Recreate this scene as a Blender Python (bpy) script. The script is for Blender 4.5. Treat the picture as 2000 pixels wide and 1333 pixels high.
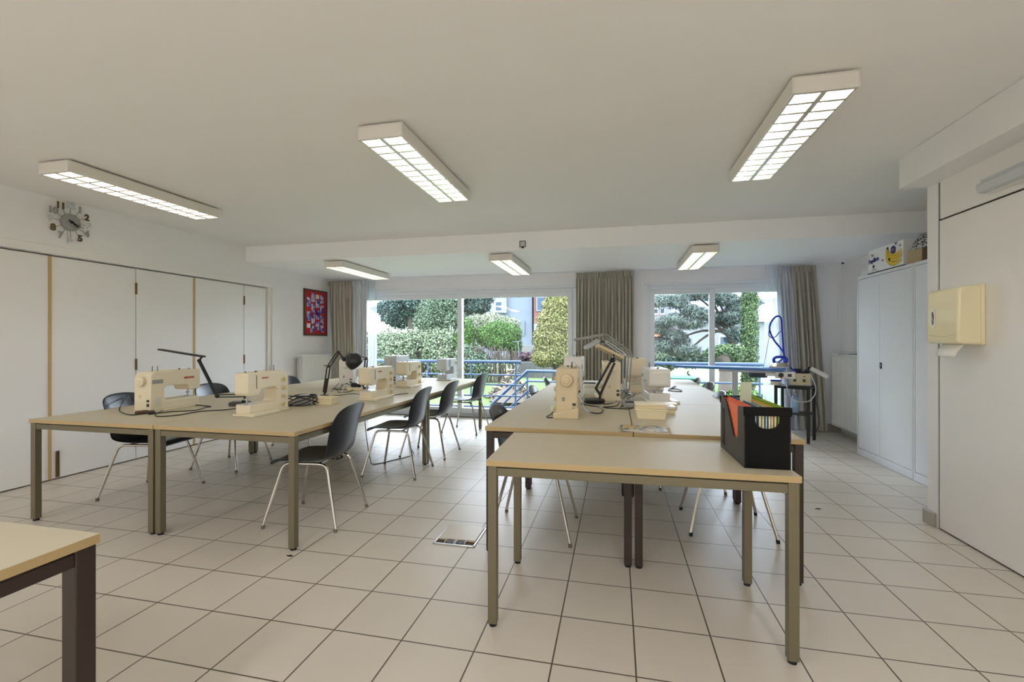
import bpy, math, random
import numpy as np
from mathutils import Vector, Matrix, Euler

for o in list(bpy.data.objects):
    bpy.data.objects.remove(o, do_unlink=True)
SC = bpy.context.scene
COL = SC.collection
random.seed(7)
RNG = np.random.default_rng(7)
PI = math.pi

# ------------------------------------------------------------------ camera
F_PX, CAM_H = 899.0, 1.27
YAW = math.atan2(203.0, F_PX)
YF = -4.0            # rear wall, behind the camera
cam_d = bpy.data.cameras.new('camera')
cam_d.sensor_width = 36.0
cam_d.lens = 36.0 * F_PX / 2000.0
cam_d.clip_start, cam_d.clip_end = 0.05, 300
cam = bpy.data.objects.new('camera', cam_d)
cam.location = (0, 0, CAM_H)
cam.rotation_euler = (PI / 2, 0, YAW)
COL.objects.link(cam)
SC.camera = cam

# ------------------------------------------------------------------ world, sun, exposure
w = bpy.data.worlds.new('overcast_sky')
SC.world = w
w.use_nodes = True
nt = w.node_tree
nt.nodes.clear()
wo = nt.nodes.new('ShaderNodeOutputWorld')
bg = nt.nodes.new('ShaderNodeBackground')
bg.inputs['Strength'].default_value = 10.0
tc = nt.nodes.new('ShaderNodeTexCoord')
nz = nt.nodes.new('ShaderNodeTexNoise')
nz.inputs['Scale'].default_value = 3.0
nz.inputs['Detail'].default_value = 4.0
cr = nt.nodes.new('ShaderNodeValToRGB')
cr.color_ramp.elements[0].position = 0.35
cr.color_ramp.elements[0].color = (0.66, 0.81, 1.0, 1)
cr.color_ramp.elements[1].position = 0.62
cr.color_ramp.elements[1].color = (0.86, 0.93, 1.0, 1)
nt.links.new(tc.outputs['Generated'], nz.inputs['Vector'])
nt.links.new(nz.outputs['Fac'], cr.inputs['Fac'])
nt.links.new(cr.outputs['Color'], bg.inputs['Color'])
nt.links.new(bg.outputs['Background'], wo.inputs['Surface'])

sun_d = bpy.data.lights.new('sun', 'SUN')
sun_d.energy = 1.5
sun_d.angle = math.radians(25)
sun_d.color = (1.0, 0.97, 0.9)
sun = bpy.data.objects.new('sun', sun_d)
sun.rotation_euler = Vector((0.25, 0.50, -0.83)).to_track_quat('-Z', 'Y').to_euler()
COL.objects.link(sun)

LAMP_COL = (0.98, 0.99, 1.0)
TUBE_STRENGTH = 7.5


def area(name, loc, sx, sy, power, color, rot=(0, 0, 0), portal=False):
    d = bpy.data.lights.new(name, 'AREA')
    d.shape = 'RECTANGLE'
    d.size, d.size_y = sx, sy
    d.energy = power
    d.color = color
    o = bpy.data.objects.new(name, d)
    o.location = loc
    o.rotation_euler = rot
    COL.objects.link(o)
    if portal:
        d.cycles.is_portal = True
    return o


# ceiling lamps of the rear half of the room (behind the camera)
for lx in (-3.9, -1.36, 0.98):
    area('rear_ceiling_lamp_light', (lx, -0.95, 2.46), 0.26, 1.25, 16, LAMP_COL)
    area('rear_ceiling_lamp_light', (lx, -2.9, 2.46), 0.26, 1.25, 16, LAMP_COL)
area('window_portal', (-2.62, 7.5, 1.06), 4.0, 2.1, 1, (1, 1, 1), (-PI / 2, 0, 0), True)
area('window_portal', (1.55, 7.5, 1.06), 2.2, 2.1, 1, (1, 1, 1), (-PI / 2, 0, 0), True)

SC.view_settings.view_transform = 'Standard'
SC.view_settings.look = 'None'
SC.view_settings.gamma = 1.0
SC.view_settings.use_curve_mapping = False
SC.view_settings.exposure = 0.76
SC.cycles.max_bounces = 14
SC.cycles.diffuse_bounces = 12
SC.cycles.transparent_max_bounces = 16
SC.cycles.sample_clamp_indirect = 30.0


# ------------------------------------------------------------------ materials
def srgb(r, g, b):
    def f(v):
        v /= 255.0
        return v / 12.92 if v <= 0.04045 else ((v + 0.055) / 1.055) ** 2.4
    return (f(r), f(g), f(b), 1.0)


def mat(name, col, rough=0.5, metal=0.0, noise=0.0, nscale=8.0, bump=0.0, bscale=60.0, emit=0.0, spec=0.5, coat=0.0):
    m = bpy.data.materials.new(name)
    m.use_nodes = True
    t = m.node_tree
    b = t.nodes['Principled BSDF']
    if len(col) == 3:
        col = srgb(*col)
    b.inputs['Base Color'].default_value = col
    b.inputs['Roughness'].default_value = rough
    b.inputs['Metallic'].default_value = metal
    b.inputs['Specular IOR Level'].default_value = spec
    b.inputs['Coat Weight'].default_value = coat
    c = t.nodes.new('ShaderNodeTexCoord')
    if noise > 0:
        n = t.nodes.new('ShaderNodeTexNoise')
        n.inputs['Scale'].default_value = nscale
        n.inputs['Detail'].default_value = 4
        r = t.nodes.new('ShaderNodeMixRGB')
        r.blend_type = 'MIX'
        r.inputs['Color1'].default_value = tuple(v * (1 - noise) for v in col[:3]) + (1,)
        r.inputs['Color2'].default_value = tuple(min(1, v * (1 + noise)) for v in col[:3]) + (1,)
        t.links.new(c.outputs['Object'], n.inputs['Vector'])
        t.links.new(n.outputs['Fac'], r.inputs['Fac'])
        t.links.new(r.outputs['Color'], b.inputs['Base Color'])
    if bump > 0:
        n2 = t.nodes.new('ShaderNodeTexNoise')
        n2.inputs['Scale'].default_value = bscale
        bp = t.nodes.new('ShaderNodeBump')
        bp.inputs['Strength'].default_value = bump
        bp.inputs['Distance'].default_value = 0.01
        t.links.new(c.outputs['Object'], n2.inputs['Vector'])
        t.links.new(n2.outputs['Fac'], bp.inputs['Height'])
        t.links.new(bp.outputs['Normal'], b.inputs['Normal'])
    if emit > 0:
        b.inputs['Emission Color'].default_value = col
        b.inputs['Emission Strength'].default_value = emit
    return m


def tile_mat(name, col, grout, pitch, ox, oy, mortar=0.0035, rough=0.32):
    m = bpy.data.materials.new(name)
    m.use_nodes = True
    t = m.node_tree
    b = t.nodes['Principled BSDF']
    c = t.nodes.new('ShaderNodeTexCoord')
    mp = t.nodes.new('ShaderNodeMapping')
    mp.inputs['Location'].default_value = (-ox, -oy, 0)
    br = t.nodes.new('ShaderNodeTexBrick')
    br.offset = 0.0
    br.squash = 1.0
    br.inputs['Scale'].default_value = 1.0
    br.inputs['Brick Width'].default_value = pitch
    br.inputs['Row Height'].default_value = pitch
    br.inputs['Mortar Size'].default_value = mortar
    br.inputs['Mortar Smooth'].default_value = 0.15
    br.inputs['Bias'].default_value = 0.0
    br.inputs['Color1'].default_value = srgb(*col)
    br.inputs['Color2'].default_value = tuple(v * 0.95 for v in srgb(*col)[:3]) + (1,)
    br.inputs['Mortar'].default_value = srgb(*grout)
    n = t.nodes.new('ShaderNodeTexNoise')
    n.inputs['Scale'].default_value = 2.2
    n.inputs['Detail'].default_value = 6
    mx = t.nodes.new('ShaderNodeMixRGB')
    mx.blend_type = 'MULTIPLY'
    mx.inputs['Fac'].default_value = 1.0
    rr = t.nodes.new('ShaderNodeValToRGB')
    rr.color_ramp.elements[0].color = (0.9, 0.89, 0.88, 1)
    rr.color_ramp.elements[1].color = (1, 1, 1, 1)
    bp = t.nodes.new('ShaderNodeBump')
    bp.invert = True
    bp.inputs['Strength'].default_value = 0.4
    bp.inputs['Distance'].default_value = 0.003
    L = t.links.new
    L(c.outputs['Object'], mp.inputs['Vector'])
    L(mp.outputs['Vector'], br.inputs['Vector'])
    L(c.outputs['Object'], n.inputs['Vector'])
    L(n.outputs['Fac'], rr.inputs['Fac'])
    L(br.outputs['Color'], mx.inputs['Color1'])
    L(rr.outputs['Color'], mx.inputs['Color2'])
    L(mx.outputs['Color'], b.inputs['Base Color'])
    L(br.outputs['Fac'], bp.inputs['Height'])
    L(bp.outputs['Normal'], b.inputs['Normal'])
    b.inputs['Roughness'].default_value = rough
    return m


def glass_mat():
    m = bpy.data.materials.new('window_glass')
    m.use_nodes = True
    t = m.node_tree
    t.nodes.clear()
    o = t.nodes.new('ShaderNodeOutputMaterial')
    tr = t.nodes.new('ShaderNodeBsdfTransparent')
    tr.inputs['Color'].default_value = (0.96, 0.965, 0.97, 1)
    gl = t.nodes.new('ShaderNodeBsdfGlossy')
    gl.inputs['Roughness'].default_value = 0.02
    fr = t.nodes.new('ShaderNodeFresnel')
    fr.inputs['IOR'].default_value = 1.4
    mx = t.nodes.new('ShaderNodeMixShader')
    t.links.new(fr.outputs['Fac'], mx.inputs['Fac'])
    t.links.new(tr.outputs['BSDF'], mx.inputs[1])
    t.links.new(gl.outputs['BSDF'], mx.inputs[2])
    t.links.new(mx.outputs['Shader'], o.inputs['Surface'])
    return m


def sheer_mat(name, alpha, col):
    m = bpy.data.materials.new(name)
    m.use_nodes = True
    t = m.node_tree
    t.nodes.clear()
    o = t.nodes.new('ShaderNodeOutputMaterial')
    tr = t.nodes.new('ShaderNodeBsdfTransparent')
    df = t.nodes.new('ShaderNodeBsdfDiffuse')
    tl = t.nodes.new('ShaderNodeBsdfTranslucent')
    df.inputs['Color'].default_value = col
    tl.inputs['Color'].default_value = col
    a = t.nodes.new('ShaderNodeMixShader')
    a.inputs['Fac'].default_value = 0.5
    b = t.nodes.new('ShaderNodeMixShader')
    b.inputs['Fac'].default_value = alpha
    L = t.links.new
    L(df.outputs['BSDF'], a.inputs[1])
    L(tl.outputs['BSDF'], a.inputs[2])
    L(tr.outputs['BSDF'], b.inputs[1])
    L(a.outputs['Shader'], b.inputs[2])
    L(b.outputs['Shader'], o.inputs['Surface'])
    return m


def photo_mat(name, scale, seed, c0, c1):
    """soft blotches, for the little prints on the board and printed covers"""
    m = bpy.data.materials.new(name)
    m.use_nodes = True
    t = m.node_tree
    b = t.nodes['Principled BSDF']
    c = t.nodes.new('ShaderNodeTexCoord')
    n = t.nodes.new('ShaderNodeTexNoise')
    n.noise_dimensions = '4D'
    n.inputs['W'].default_value = seed
    n.inputs['Scale'].default_value = scale
    n.inputs['Detail'].default_value = 2
    r = t.nodes.new('ShaderNodeValToRGB')
    r.color_ramp.elements[0].position = 0.42
    r.color_ramp.elements[0].color = srgb(*c0)
    r.color_ramp.elements[1].position = 0.62
    r.color_ramp.elements[1].color = srgb(*c1)
    e = r.color_ramp.elements.new(0.5)
    e.color = srgb(*[(p + q) // 2 for p, q in zip(c0, c1)])
    t.links.new(c.outputs['Object'], n.inputs['Vector'])
    t.links.new(n.outputs['Fac'], r.inputs['Fac'])
    t.links.new(r.outputs['Color'], b.inputs['Base Color'])
    b.inputs['Roughness'].default_value = 0.35
    return m


M = {}
M['wall'] = mat('wall_paint', (234, 233, 232), 0.7, noise=0.02, nscale=1.5, bump=0.05, bscale=90)
M['ceil'] = mat('ceiling_paint', (234, 233, 231), 0.8, noise=0.02, nscale=1.2)
M['ceil_daylit'] = mat('daylit_white_ceiling', (249, 250, 252), 0.7, noise=0.01)  # window daylight put into the lower ceiling's colour, whiter than the main ceiling
M['wall_end'] = mat('window_wall_paint', (238, 238, 241), 0.7, noise=0.02)
M['door'] = mat('folding_door_laminate', (234, 232, 230), 0.42, noise=0.015, nscale=2)
M['panel'] = mat('wall_panel', (232, 229, 225), 0.45, noise=0.015, nscale=2)
M['groove'] = mat('dark_gap', (40, 34, 30), 0.8)
M['brass'] = mat('brown_edge_strip', (190, 160, 110), 0.45)
M['hinge'] = mat('brass_hinge', (110, 92, 60), 0.4, 0.7)
M['pvc'] = mat('white_pvc', (226, 232, 238), 0.35, spec=0.5)
M['glass'] = glass_mat()
M['plinth'] = mat('plinth_tile', (170, 164, 154), 0.35)
M['top'] = mat('cream_laminate', (194, 185, 163), 0.40, noise=0.02, nscale=5, spec=0.05)
M['edge'] = mat('beech_edging', (180, 156, 112), 0.4)
M['leg'] = mat('olive_grey_steel', (116, 108, 86), 0.38, 0.35)
M['legdark'] = mat('dark_brown_steel', (56, 44, 38), 0.4, 0.2)
M['black'] = mat('black_plastic', (26, 26, 28), 0.35)
M['rubber'] = mat('black_rubber', (22, 22, 22), 0.7)
M['shell'] = mat('dark_chair_shell', (24, 29, 38), 0.28)
M['shellblue'] = mat('blue_chair_shell', (30, 58, 112), 0.3)
M['chrome'] = mat('chrome_tube', (206, 202, 194), 0.16, 1.0)
M['cream'] = mat('cream_plastic', (228, 217, 190), 0.38, noise=0.015)
M['creamd'] = mat('aged_cream_plastic', (212, 196, 160), 0.4, noise=0.015)
M['white'] = mat('white_plastic', (232, 230, 226), 0.35)
M['grey'] = mat('grey_plastic', (150, 150, 146), 0.45)
M['dial'] = mat('ivory_dial', (206, 192, 138), 0.4)
M['boxblack'] = mat('file_box_black', (12, 10, 9), 0.45, spec=0.15)
M['lgrey'] = mat('pale_grey_plastic', (196, 200, 204), 0.4)
M['dgrey'] = mat('charcoal_plastic', (62, 62, 62), 0.5)
M['steel'] = mat('brushed_steel', (190, 190, 190), 0.28, 1.0)
M['alu'] = mat('louvre_aluminium', (214, 210, 200), 0.35, 0.55)
M['lampbody'] = mat('lamp_enamel', (226, 222, 214), 0.45)
M['tube'] = mat('lit_tube', (1.0, 0.98, 0.94, 1), 0.5, emit=TUBE_STRENGTH)
M['tubedim'] = mat('dim_tube', (1.0, 0.97, 0.88, 1), 0.5, emit=7.5)
M['curtain'] = mat('taupe_curtain', (180, 176, 164), 0.85, noise=0.05, nscale=14, bump=0.15, bscale=160)
M['curtaing'] = mat('grey_lining', (204, 208, 216), 0.85, noise=0.04)
M['sheer'] = sheer_mat('white_voile', 0.62, (0.86, 0.90, 0.95, 1))
M['radiator'] = mat('radiator_enamel', (226, 226, 222), 0.4)
M['cabinet'] = mat('grey_white_steel', (226, 229, 235), 0.36)
M['disp'] = mat('ivory_dispenser', (238, 228, 190), 0.25, coat=0.2)
M['bottle'] = mat('pale_blue_bottle', (168, 194, 224), 0.15)
M['capgrey'] = mat('worn_grey_cap', (104, 98, 90), 0.6)
M['paper'] = mat('white_paper', (236, 234, 230), 0.7)
M['card'] = mat('white_carton', (238, 238, 240), 0.6)
M['tan'] = mat('tan_carton', (176, 156, 120), 0.7)
M['brownbox'] = mat('brown_carton', (84, 58, 36), 0.7)
M['red'] = mat('red_felt', (186, 40, 46), 0.8)
M['frame'] = mat('dark_wood_frame', (84, 74, 56), 0.5)
M['blueplastic'] = mat('cobalt_plastic', (20, 54, 190), 0.35)
M['bluecloth'] = mat('blue_board_cover', (84, 130, 196), 0.7, noise=0.05, nscale=20)
M['railblue'] = mat('blue_rail_paint', (27, 51, 80), 0.45)
M['orange'] = mat('orange_folder', (240, 126, 88), 0.6)
M['green'] = mat('lime_folder', (150, 190, 30), 0.6)
M['yellow'] = mat('yellow_folder', (222, 184, 70), 0.6)
M['tealf'] = mat('blue_folder', (36, 112, 150), 0.6)
M['manila'] = mat('manila_paper', (220, 212, 170), 0.7)
M['tag'] = mat('pale_green_card', (200, 204, 180), 0.7)
M['banana'] = mat('banana_print', (232, 198, 30), 0.5)
M['navy'] = mat('navy_print', (30, 34, 120), 0.5)
M['ink'] = mat('black_print', (24, 22, 22), 0.6)
M['redink'] = mat('red_print', (180, 60, 46), 0.5)
M['tub'] = mat('cream_tub', (236, 224, 190), 0.35)
M['bark'] = mat('bark', (49, 43, 36), 0.9, noise=0.2, nscale=20)
M['twig'] = mat('dry_twigs', (71, 63, 55), 0.9, noise=0.15)
M['lawn'] = mat('lawn', (68, 94, 42), 0.9, noise=0.25, nscale=9)
M['terrace'] = mat('terrace_concrete', (100, 99, 98), 0.8, noise=0.08)
M['concrete'] = mat('garden_wall_concrete', (78, 78, 78), 0.85, noise=0.08, nscale=3)
M['render'] = mat('pale_render', (74, 82, 92), 0.85)
M['renderw'] = mat('white_render', (89, 92, 96), 0.85)
M['brick'] = mat('red_brick', (78, 46, 39), 0.85, noise=0.15, nscale=12)
M['slate'] = mat('dark_slate', (70, 78, 92), 0.7)
M['pane'] = mat('dark_pane', (50, 62, 76), 0.6, spec=0.05)
M['roofblue'] = mat('blue_fascia', (70, 100, 150), 0.5)
M['bin'] = mat('green_bin_plastic', (42, 90, 78), 0.5)
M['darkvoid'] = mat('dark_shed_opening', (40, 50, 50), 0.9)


# ------------------------------------------------------------------ mesh helper
class MB:
    def __init__(s):
        s.v, s.f, s.m = [], [], []

    def _add(s, vs, fs, mi=0):
        b = len(s.v)
        s.v += [tuple(p) for p in vs]
        s.f += [tuple(i + b for i in q) for q in fs]
        s.m += [mi] * len(fs)
        return s

    def box(s, x0, x1, y0, y1, z0, z1, mi=0, mat4=None):
        vs = [Vector((x, y, z)) for x in (x0, x1) for y in (y0, y1) for z in (z0, z1)]
        if mat4 is not None:
            vs = [mat4 @ p for p in vs]
        return s._add(vs, [(0, 1, 3, 2), (4, 6, 7, 5), (0, 4, 5, 1), (2, 3, 7, 6), (0, 2, 6, 4), (1, 5, 7, 3)], mi)

    def bar(s, p0, p1, wx, wy, mi=0):
        """a straight bar of rectangular section from p0 to p1"""
        p0, p1 = Vector(p0), Vector(p1)
        d = p1 - p0
        q = d.to_track_quat('Z', 'Y').to_matrix().to_4x4()
        q.translation = p0
        return s.box(-wx / 2, wx / 2, -wy / 2, wy / 2, 0, d.length, mi, q)

    def tube(s, pts, r, n=8, mi=0, caps=True):
        pts = [Vector(p) for p in pts]
        rs = r if isinstance(r, (list, tuple)) else [r] * len(pts)
        b = len(s.v)
        prev = None
        for i, p in enumerate(pts):
            a = pts[max(i - 1, 0)]
            c = pts[min(i + 1, len(pts) - 1)]
            t = (c - a)
            t = t.normalized() if t.length > 1e-9 else Vector((0, 0, 1))
            if prev is None:
                up = Vector((0, 0, 1)) if abs(t.z) < 0.9 else Vector((1, 0, 0))
                x = t.cross(up).normalized()
            else:
                x = prev - t * prev.dot(t)
                x = x.normalized() if x.length > 1e-6 else t.orthogonal().normalized()
            prev = x
            y = t.cross(x)
            for k in range(n):
                an = 2 * PI * k / n
                s.v.append(tuple(p + (x * math.cos(an) + y * math.sin(an)) * rs[i]))
        for i in range(len(pts) - 1):
            for k in range(n):
                k2 = (k + 1) % n
                s.f.append((b + i * n + k, b + i * n + k2, b + (i + 1) * n + k2, b + (i + 1) * n + k))
                s.m.append(mi)
        if caps:
            s.f.append(tuple(b + k for k in reversed(range(n))))
            e = b + (len(pts) - 1) * n
            s.f.append(tuple(e + k for k in range(n)))
            s.m += [mi, mi]
        return s

    def cyl(s, p0, p1, r0, r1=None, n=20, mi=0):
        return s.tube([p0, p1], [r0, r0 if r1 is None else r1], n, mi)

    def lathe(s, prof, origin=(0, 0, 0), n=28, mi=0, axis=None):
        """prof: (r, z) list about the local z axis; axis = direction to aim z at"""
        q = Matrix.Identity(4)
        if axis is not None:
            q = Vector(axis).to_track_quat('Z', 'Y').to_matrix().to_4x4()
        q.translation = Vector(origin)
        b = len(s.v)
        for r, z in prof:
            for k in range(n):
                a = 2 * PI * k / n
                s.v.append(tuple(q @ Vector((r * math.cos(a), r * math.sin(a), z))))
        for i in range(len(prof) - 1):
            for k in range(n):
                k2 = (k + 1) % n
                s.f.append((b + i * n + k, b + i * n + k2, b + (i + 1) * n + k2, b + (i + 1) * n + k))
                s.m.append(mi)
        if prof[0][0] > 1e-6:
            s.f.append(tuple(b + k for k in reversed(range(n))))
            s.m.append(mi)
        if prof[-1][0] > 1e-6:
            e = b + (len(prof) - 1) * n
            s.f.append(tuple(e + k for k in range(n)))
            s.m.append(mi)
        return s

    def prism(s, outline, a0, a1, axis='y', mi=0, mat4=None):
        """outline in the plane across axis: y -> (x,z), x -> (y,z), z -> (x,y)"""
        def P(u, v, a):
            p = {'y': (u, a, v), 'x': (a, u, v), 'z': (u, v, a)}[axis]
            p = Vector(p)
            return mat4 @ p if mat4 is not None else p
        n = len(outline)
        vs = [P(u, v, a0) for u, v in outline] + [P(u, v, a1) for u, v in outline]
        fs = [tuple(range(n)), tuple(reversed(range(n, 2 * n)))]
        for i in range(n):
            j = (i + 1) % n
            fs.append((j, i, n + i, n + j))
        ar = sum(outline[i][0] * outline[(i + 1) % n][1] - outline[(i + 1) % n][0] * outline[i][1] for i in range(n))
        flip = (ar < 0) != (axis == 'y')
        # y keeps ccw facing -y for a0 < a1
        if flip == (a1 > a0):
            pass
        return s._add(vs, fs, mi)

    def grid(s, rows, mi=0, closed=False):
        b = len(s.v)
        nu = len(rows[0])
        for r in rows:
            s.v += [tuple(p) for p in r]
        for i in range(len(rows) - 1):
            for k in range(nu - 1):
                s.f.append((b + i * nu + k, b + i * nu + k + 1, b + (i + 1) * nu + k + 1, b + (i + 1) * nu + k))
                s.m.append(mi)
        return s

    def ball(s, c, r, n=14, mi=0, sz=1.0):
        prof = [(max(r * math.sin(PI * i / n), 0), -r * sz * math.cos(PI * i / n)) for i in range(n + 1)]
        return s.lathe(prof, c, n * 2, mi)

    def build(s, name, mats, parent=None, bevel=0.0, seg=2, smooth=True, sharp=35, recalc=True):
        me = bpy.data.meshes.new(name)
        me.from_pydata(s.v, [], s.f)
        if not isinstance(mats, (list, tuple)):
            mats = [mats]
        for m_ in mats:
            me.materials.append(m_)
        if len(mats) > 1:
            me.polygons.foreach_set('material_index', s.m)
        me.update()
        if recalc:
            import bmesh
            bm = bmesh.new()
            bm.from_mesh(me)
            bmesh.ops.recalc_face_normals(bm, faces=bm.faces)
            bm.to_mesh(me)
            bm.free()
        if smooth:
            me.shade_smooth()
            me.set_sharp_from_angle(angle=math.radians(sharp))
        o = bpy.data.objects.new(name, me)
        COL.objects.link(o)
        if parent is not None:
            o.parent = parent
        if bevel > 0:
            bv = o.modifiers.new('bevel', 'BEVEL')
            bv.width = bevel
            bv.segments = seg
            bv.limit_method = 'ANGLE'
            bv.angle_limit = math.radians(40)
            bv.harden_normals = False
        return o


def tag(o, label=None, cat=None, group=None, kind=None):
    if label:
        o['label'] = label
    if cat:
        o['category'] = cat
    if group:
        o['group'] = group
    if kind:
        o['kind'] = kind
    return o


def thing(name, label, cat, loc=(0, 0, 0), rz=0.0, group=None):
    o = bpy.data.objects.new(name, None)
    o.empty_display_size = 0.1
    COL.objects.link(o)
    o.location = loc
    o.rotation_euler = (0, 0, rz)
    return tag(o, label, cat, group)


def children(o):
    return [c for c in bpy.data.objects if c.parent == o]


def dup(o, parent=None):
    c = o.copy()
    COL.objects.link(c)
    if parent is not None:
        c.parent = parent
    for ch in children(o):
        dup(ch, c)
    return c


def struct(name, mb, m, parent=None, **k):
    o = mb.build(name, m, parent, **k)
    if parent is None:
        o['kind'] = 'structure'
    return o


def spline(pts, per=8):
    P = [Vector(p) for p in pts]
    out = []
    for i in range(len(P) - 1):
        a, b, c, d = P[max(i - 1, 0)], P[i], P[i + 1], P[min(i + 2, len(P) - 1)]
        for k in range(per):
            t = k / per
            out.append(0.5 * ((2 * b) + (c - a) * t + (2 * a - 5 * b + 4 * c - d) * t * t + (3 * b - a - 3 * c + d) * t ** 3))
    out.append(P[-1])
    return out


def text_obj(txt, name, m, size, mat4, parent=None, depth=0.002, bold=0.0):
    cu = bpy.data.curves.new('tmp_text', 'FONT')
    cu.body = txt
    cu.size = size
    cu.extrude = depth / 2
    cu.offset = bold
    cu.align_x, cu.align_y = 'CENTER', 'CENTER'
    to = bpy.data.objects.new('tmp_text', cu)
    COL.objects.link(to)
    bpy.context.view_layer.update()
    dg = bpy.context.evaluated_depsgraph_get()
    me = bpy.data.meshes.new_from_object(to.evaluated_get(dg))
    bpy.data.objects.remove(to, do_unlink=True)
    me.transform(mat4)
    me.materials.clear()
    me.materials.append(m)
    me.name = name
    o = bpy.data.objects.new(name, me)
    COL.objects.link(o)
    if parent is not None:
        o.parent = parent
    return o


# ray helpers: the camera is a known, fixed instrument, so distances measured in the room can be checked against it
CT, ST = math.cos(YAW), math.sin(YAW)


def at_z(u, v, z):
    a, b = (u - 1000) / F_PX, (666.5 - v) / F_PX
    t = (z - CAM_H) / b
    return Vector(((-ST + CT * a) * t, (CT + ST * a) * t, z))


def at_y(u, v, y):
    a, b = (u - 1000) / F_PX, (666.5 - v) / F_PX
    t = y / (CT + ST * a)
    return Vector(((-ST + CT * a) * t, y, CAM_H + b * t))


# ------------------------------------------------------------------ room shell
XL, XR, XP = -4.96, 3.07, 2.13       # left wall, recess wall, near right wall
YB = 7.29
ZC, ZL = 2.565, 2.35
STEP = 5.36
PITCH = 0.3207

fl = MB().box(XL - 0.3, XR + 0.2, YF, YB + 0.02, -0.12, 0.0)
struct('floor', fl, tile_mat('floor_tiles', (214, 206, 194), (96, 86, 74), PITCH, 0.075, 1.80, rough=0.38), smooth=False)

struct('ceiling', MB().box(XL - 0.3, XR + 0.3, YF - 0.2, STEP, ZC, ZC + 0.3), M['ceil'], smooth=False)
struct('ceiling_lower', MB().box(XL - 0.02, XR + 0.3, STEP, YB + 0.3, ZL, ZC + 0.3), M['ceil_daylit'], smooth=False)

# left wall: header above the folding doors, solid towards the windows
DY0, DY1, DZ = -3.2, 5.87, 2.055
wl = MB()
wl.box(XL - 0.25, XL, YF - 0.2, YB + 0.3, DZ + 0.0, ZC)
wl.box(XL - 0.25, XL, DY1, YB + 0.3, 0, DZ)
wl.box(XL - 0.25, XL, YF - 0.2, DY0, 0, DZ)
wl.box(XL - 0.25, XL - 0.14, DY0, DY1, 0, DZ)
struct('wall_left', wl, M['wall'], smooth=False)
struct('trim_1', MB().box(XL - 0.005, XL + 0.012, DY0, DY1 + 0.05, DZ, DZ + 0.075), M['door'], bevel=0.003)
seams = [DY0, -1.55, -0.1, 1.55, 3.144, 3.914, 4.609, 5.38, 5.80]
for i in range(len(seams) - 1):
    a, b = seams[i], seams[i + 1]
    p = struct('door_%d' % (i + 1), MB().box(XL - 0.09, XL - 0.045, a + 0.004, b - 0.004, 0.012, DZ - 0.012), M['door'], bevel=0.002)
    if i in (3, 5):
        MB().box(XL - 0.092, XL - 0.038, b - 0.012, b + 0.012, 0.012, DZ - 0.012).build('edge_strip', M['brass'], p)
    if i in (4, 6):
        for z in (1.83, 1.02, 0.2):
            MB().cyl((XL - 0.042, b, z - 0.06), (XL - 0.042, b, z + 0.06), 0.011, n=10).build('hinge', M['hinge'], p)
    if i == 4:
        MB().box(XL - 0.046, XL - 0.038, a + 0.045, a + 0.075, 0.02, 0.26).build('floor_bolt', M['hinge'], p, bevel=0.002)
struct('trim_2', MB().box(XL - 0.14, XL - 0.02, 5.80, DY1, 0, DZ), M['lampbody'], bevel=0.003)

# rear wall behind the camera
wr_ = MB().box(XL - 0.3, XR + 0.3, YF - 0.2, YF, 0, ZC)
struct('wall_rear', wr_, M['wall'], smooth=False)

# window wall with two openings
O1 = (-4.62, -0.62)
O2 = (0.45, 2.62)
OZ = 2.115
wb = MB()
wb.box(XL, O1[0], YB, YB + 0.26, -0.1, ZL)
wb.box(O1[1], O2[0], YB, YB + 0.26, -0.1, ZL)
wb.box(O2[1], XR + 0.3, YB, YB + 0.26, -0.1, ZL)
wb.box(O1[0], O1[1], YB, YB + 0.26, OZ, ZL)
wb.box(O2[0], O2[1], YB, YB + 0.26, OZ, ZL)
struct('wall_back', wb, M['wall_end'], smooth=False)
struct('trim_3', MB().box(O1[0], O1[1] + 0.03, YB - 0.03, YB, OZ, OZ + 0.035), M['pvc'], bevel=0.004)
struct('trim_4', MB().box(O2[0] - 0.03, O2[1], YB - 0.03, YB, OZ, OZ + 0.035), M['pvc'], bevel=0.004)

# right side: recess wall, near wall panel, beam
struct('wall_right', MB().box(XR, XR + 0.2, 3.5, YB + 0.3, 0, ZC), M['wall'], smooth=False)
wn = MB()
wn.box(XP + 0.012, XP + 0.2, YF - 0.2, 3.79, 0, ZC)
wn.box(XP + 0.2, XR + 0.2, 3.55, 3.79, 0, ZC)
wn.box(XP, XP + 0.02, 3.682, 3.79, 0, ZC)
struct('wall_near', wn, M['wall'], smooth=False)
tp = MB()
tp.box(XP - 0.006, XP + 0.01, YF, 3.655, 0.012, 2.078)
tp.box(XP - 0.004, XP + 0.01, YF, 3.655, 2.09, 2.345)
struct('trim_5', tp, M['panel'], bevel=0.002)
struct('trim_6', MB().box(XP + 0.008, XP + 0.0125, YF, 3.682, 0, 2.345), M['groove'], smooth=False)
struct('baseboard_near', MB().box(XP - 0.022, XP, 3.69, 3.795, 0, 0.095).box(XP - 0.022, XP + 0.4, 3.79, 3.805, 0, 0.095), M['plinth'], bevel=0.004)
struct('trim_7', MB().box(1.95, XR, YF, 3.77, 2.343, ZC - 0.002), M['wall'], smooth=False)
struct('baseboard_back', MB().box(O2[1] + 0.02, XR, YB - 0.014, YB, 0, 0.11), M['plinth'], bevel=0.003)


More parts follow.
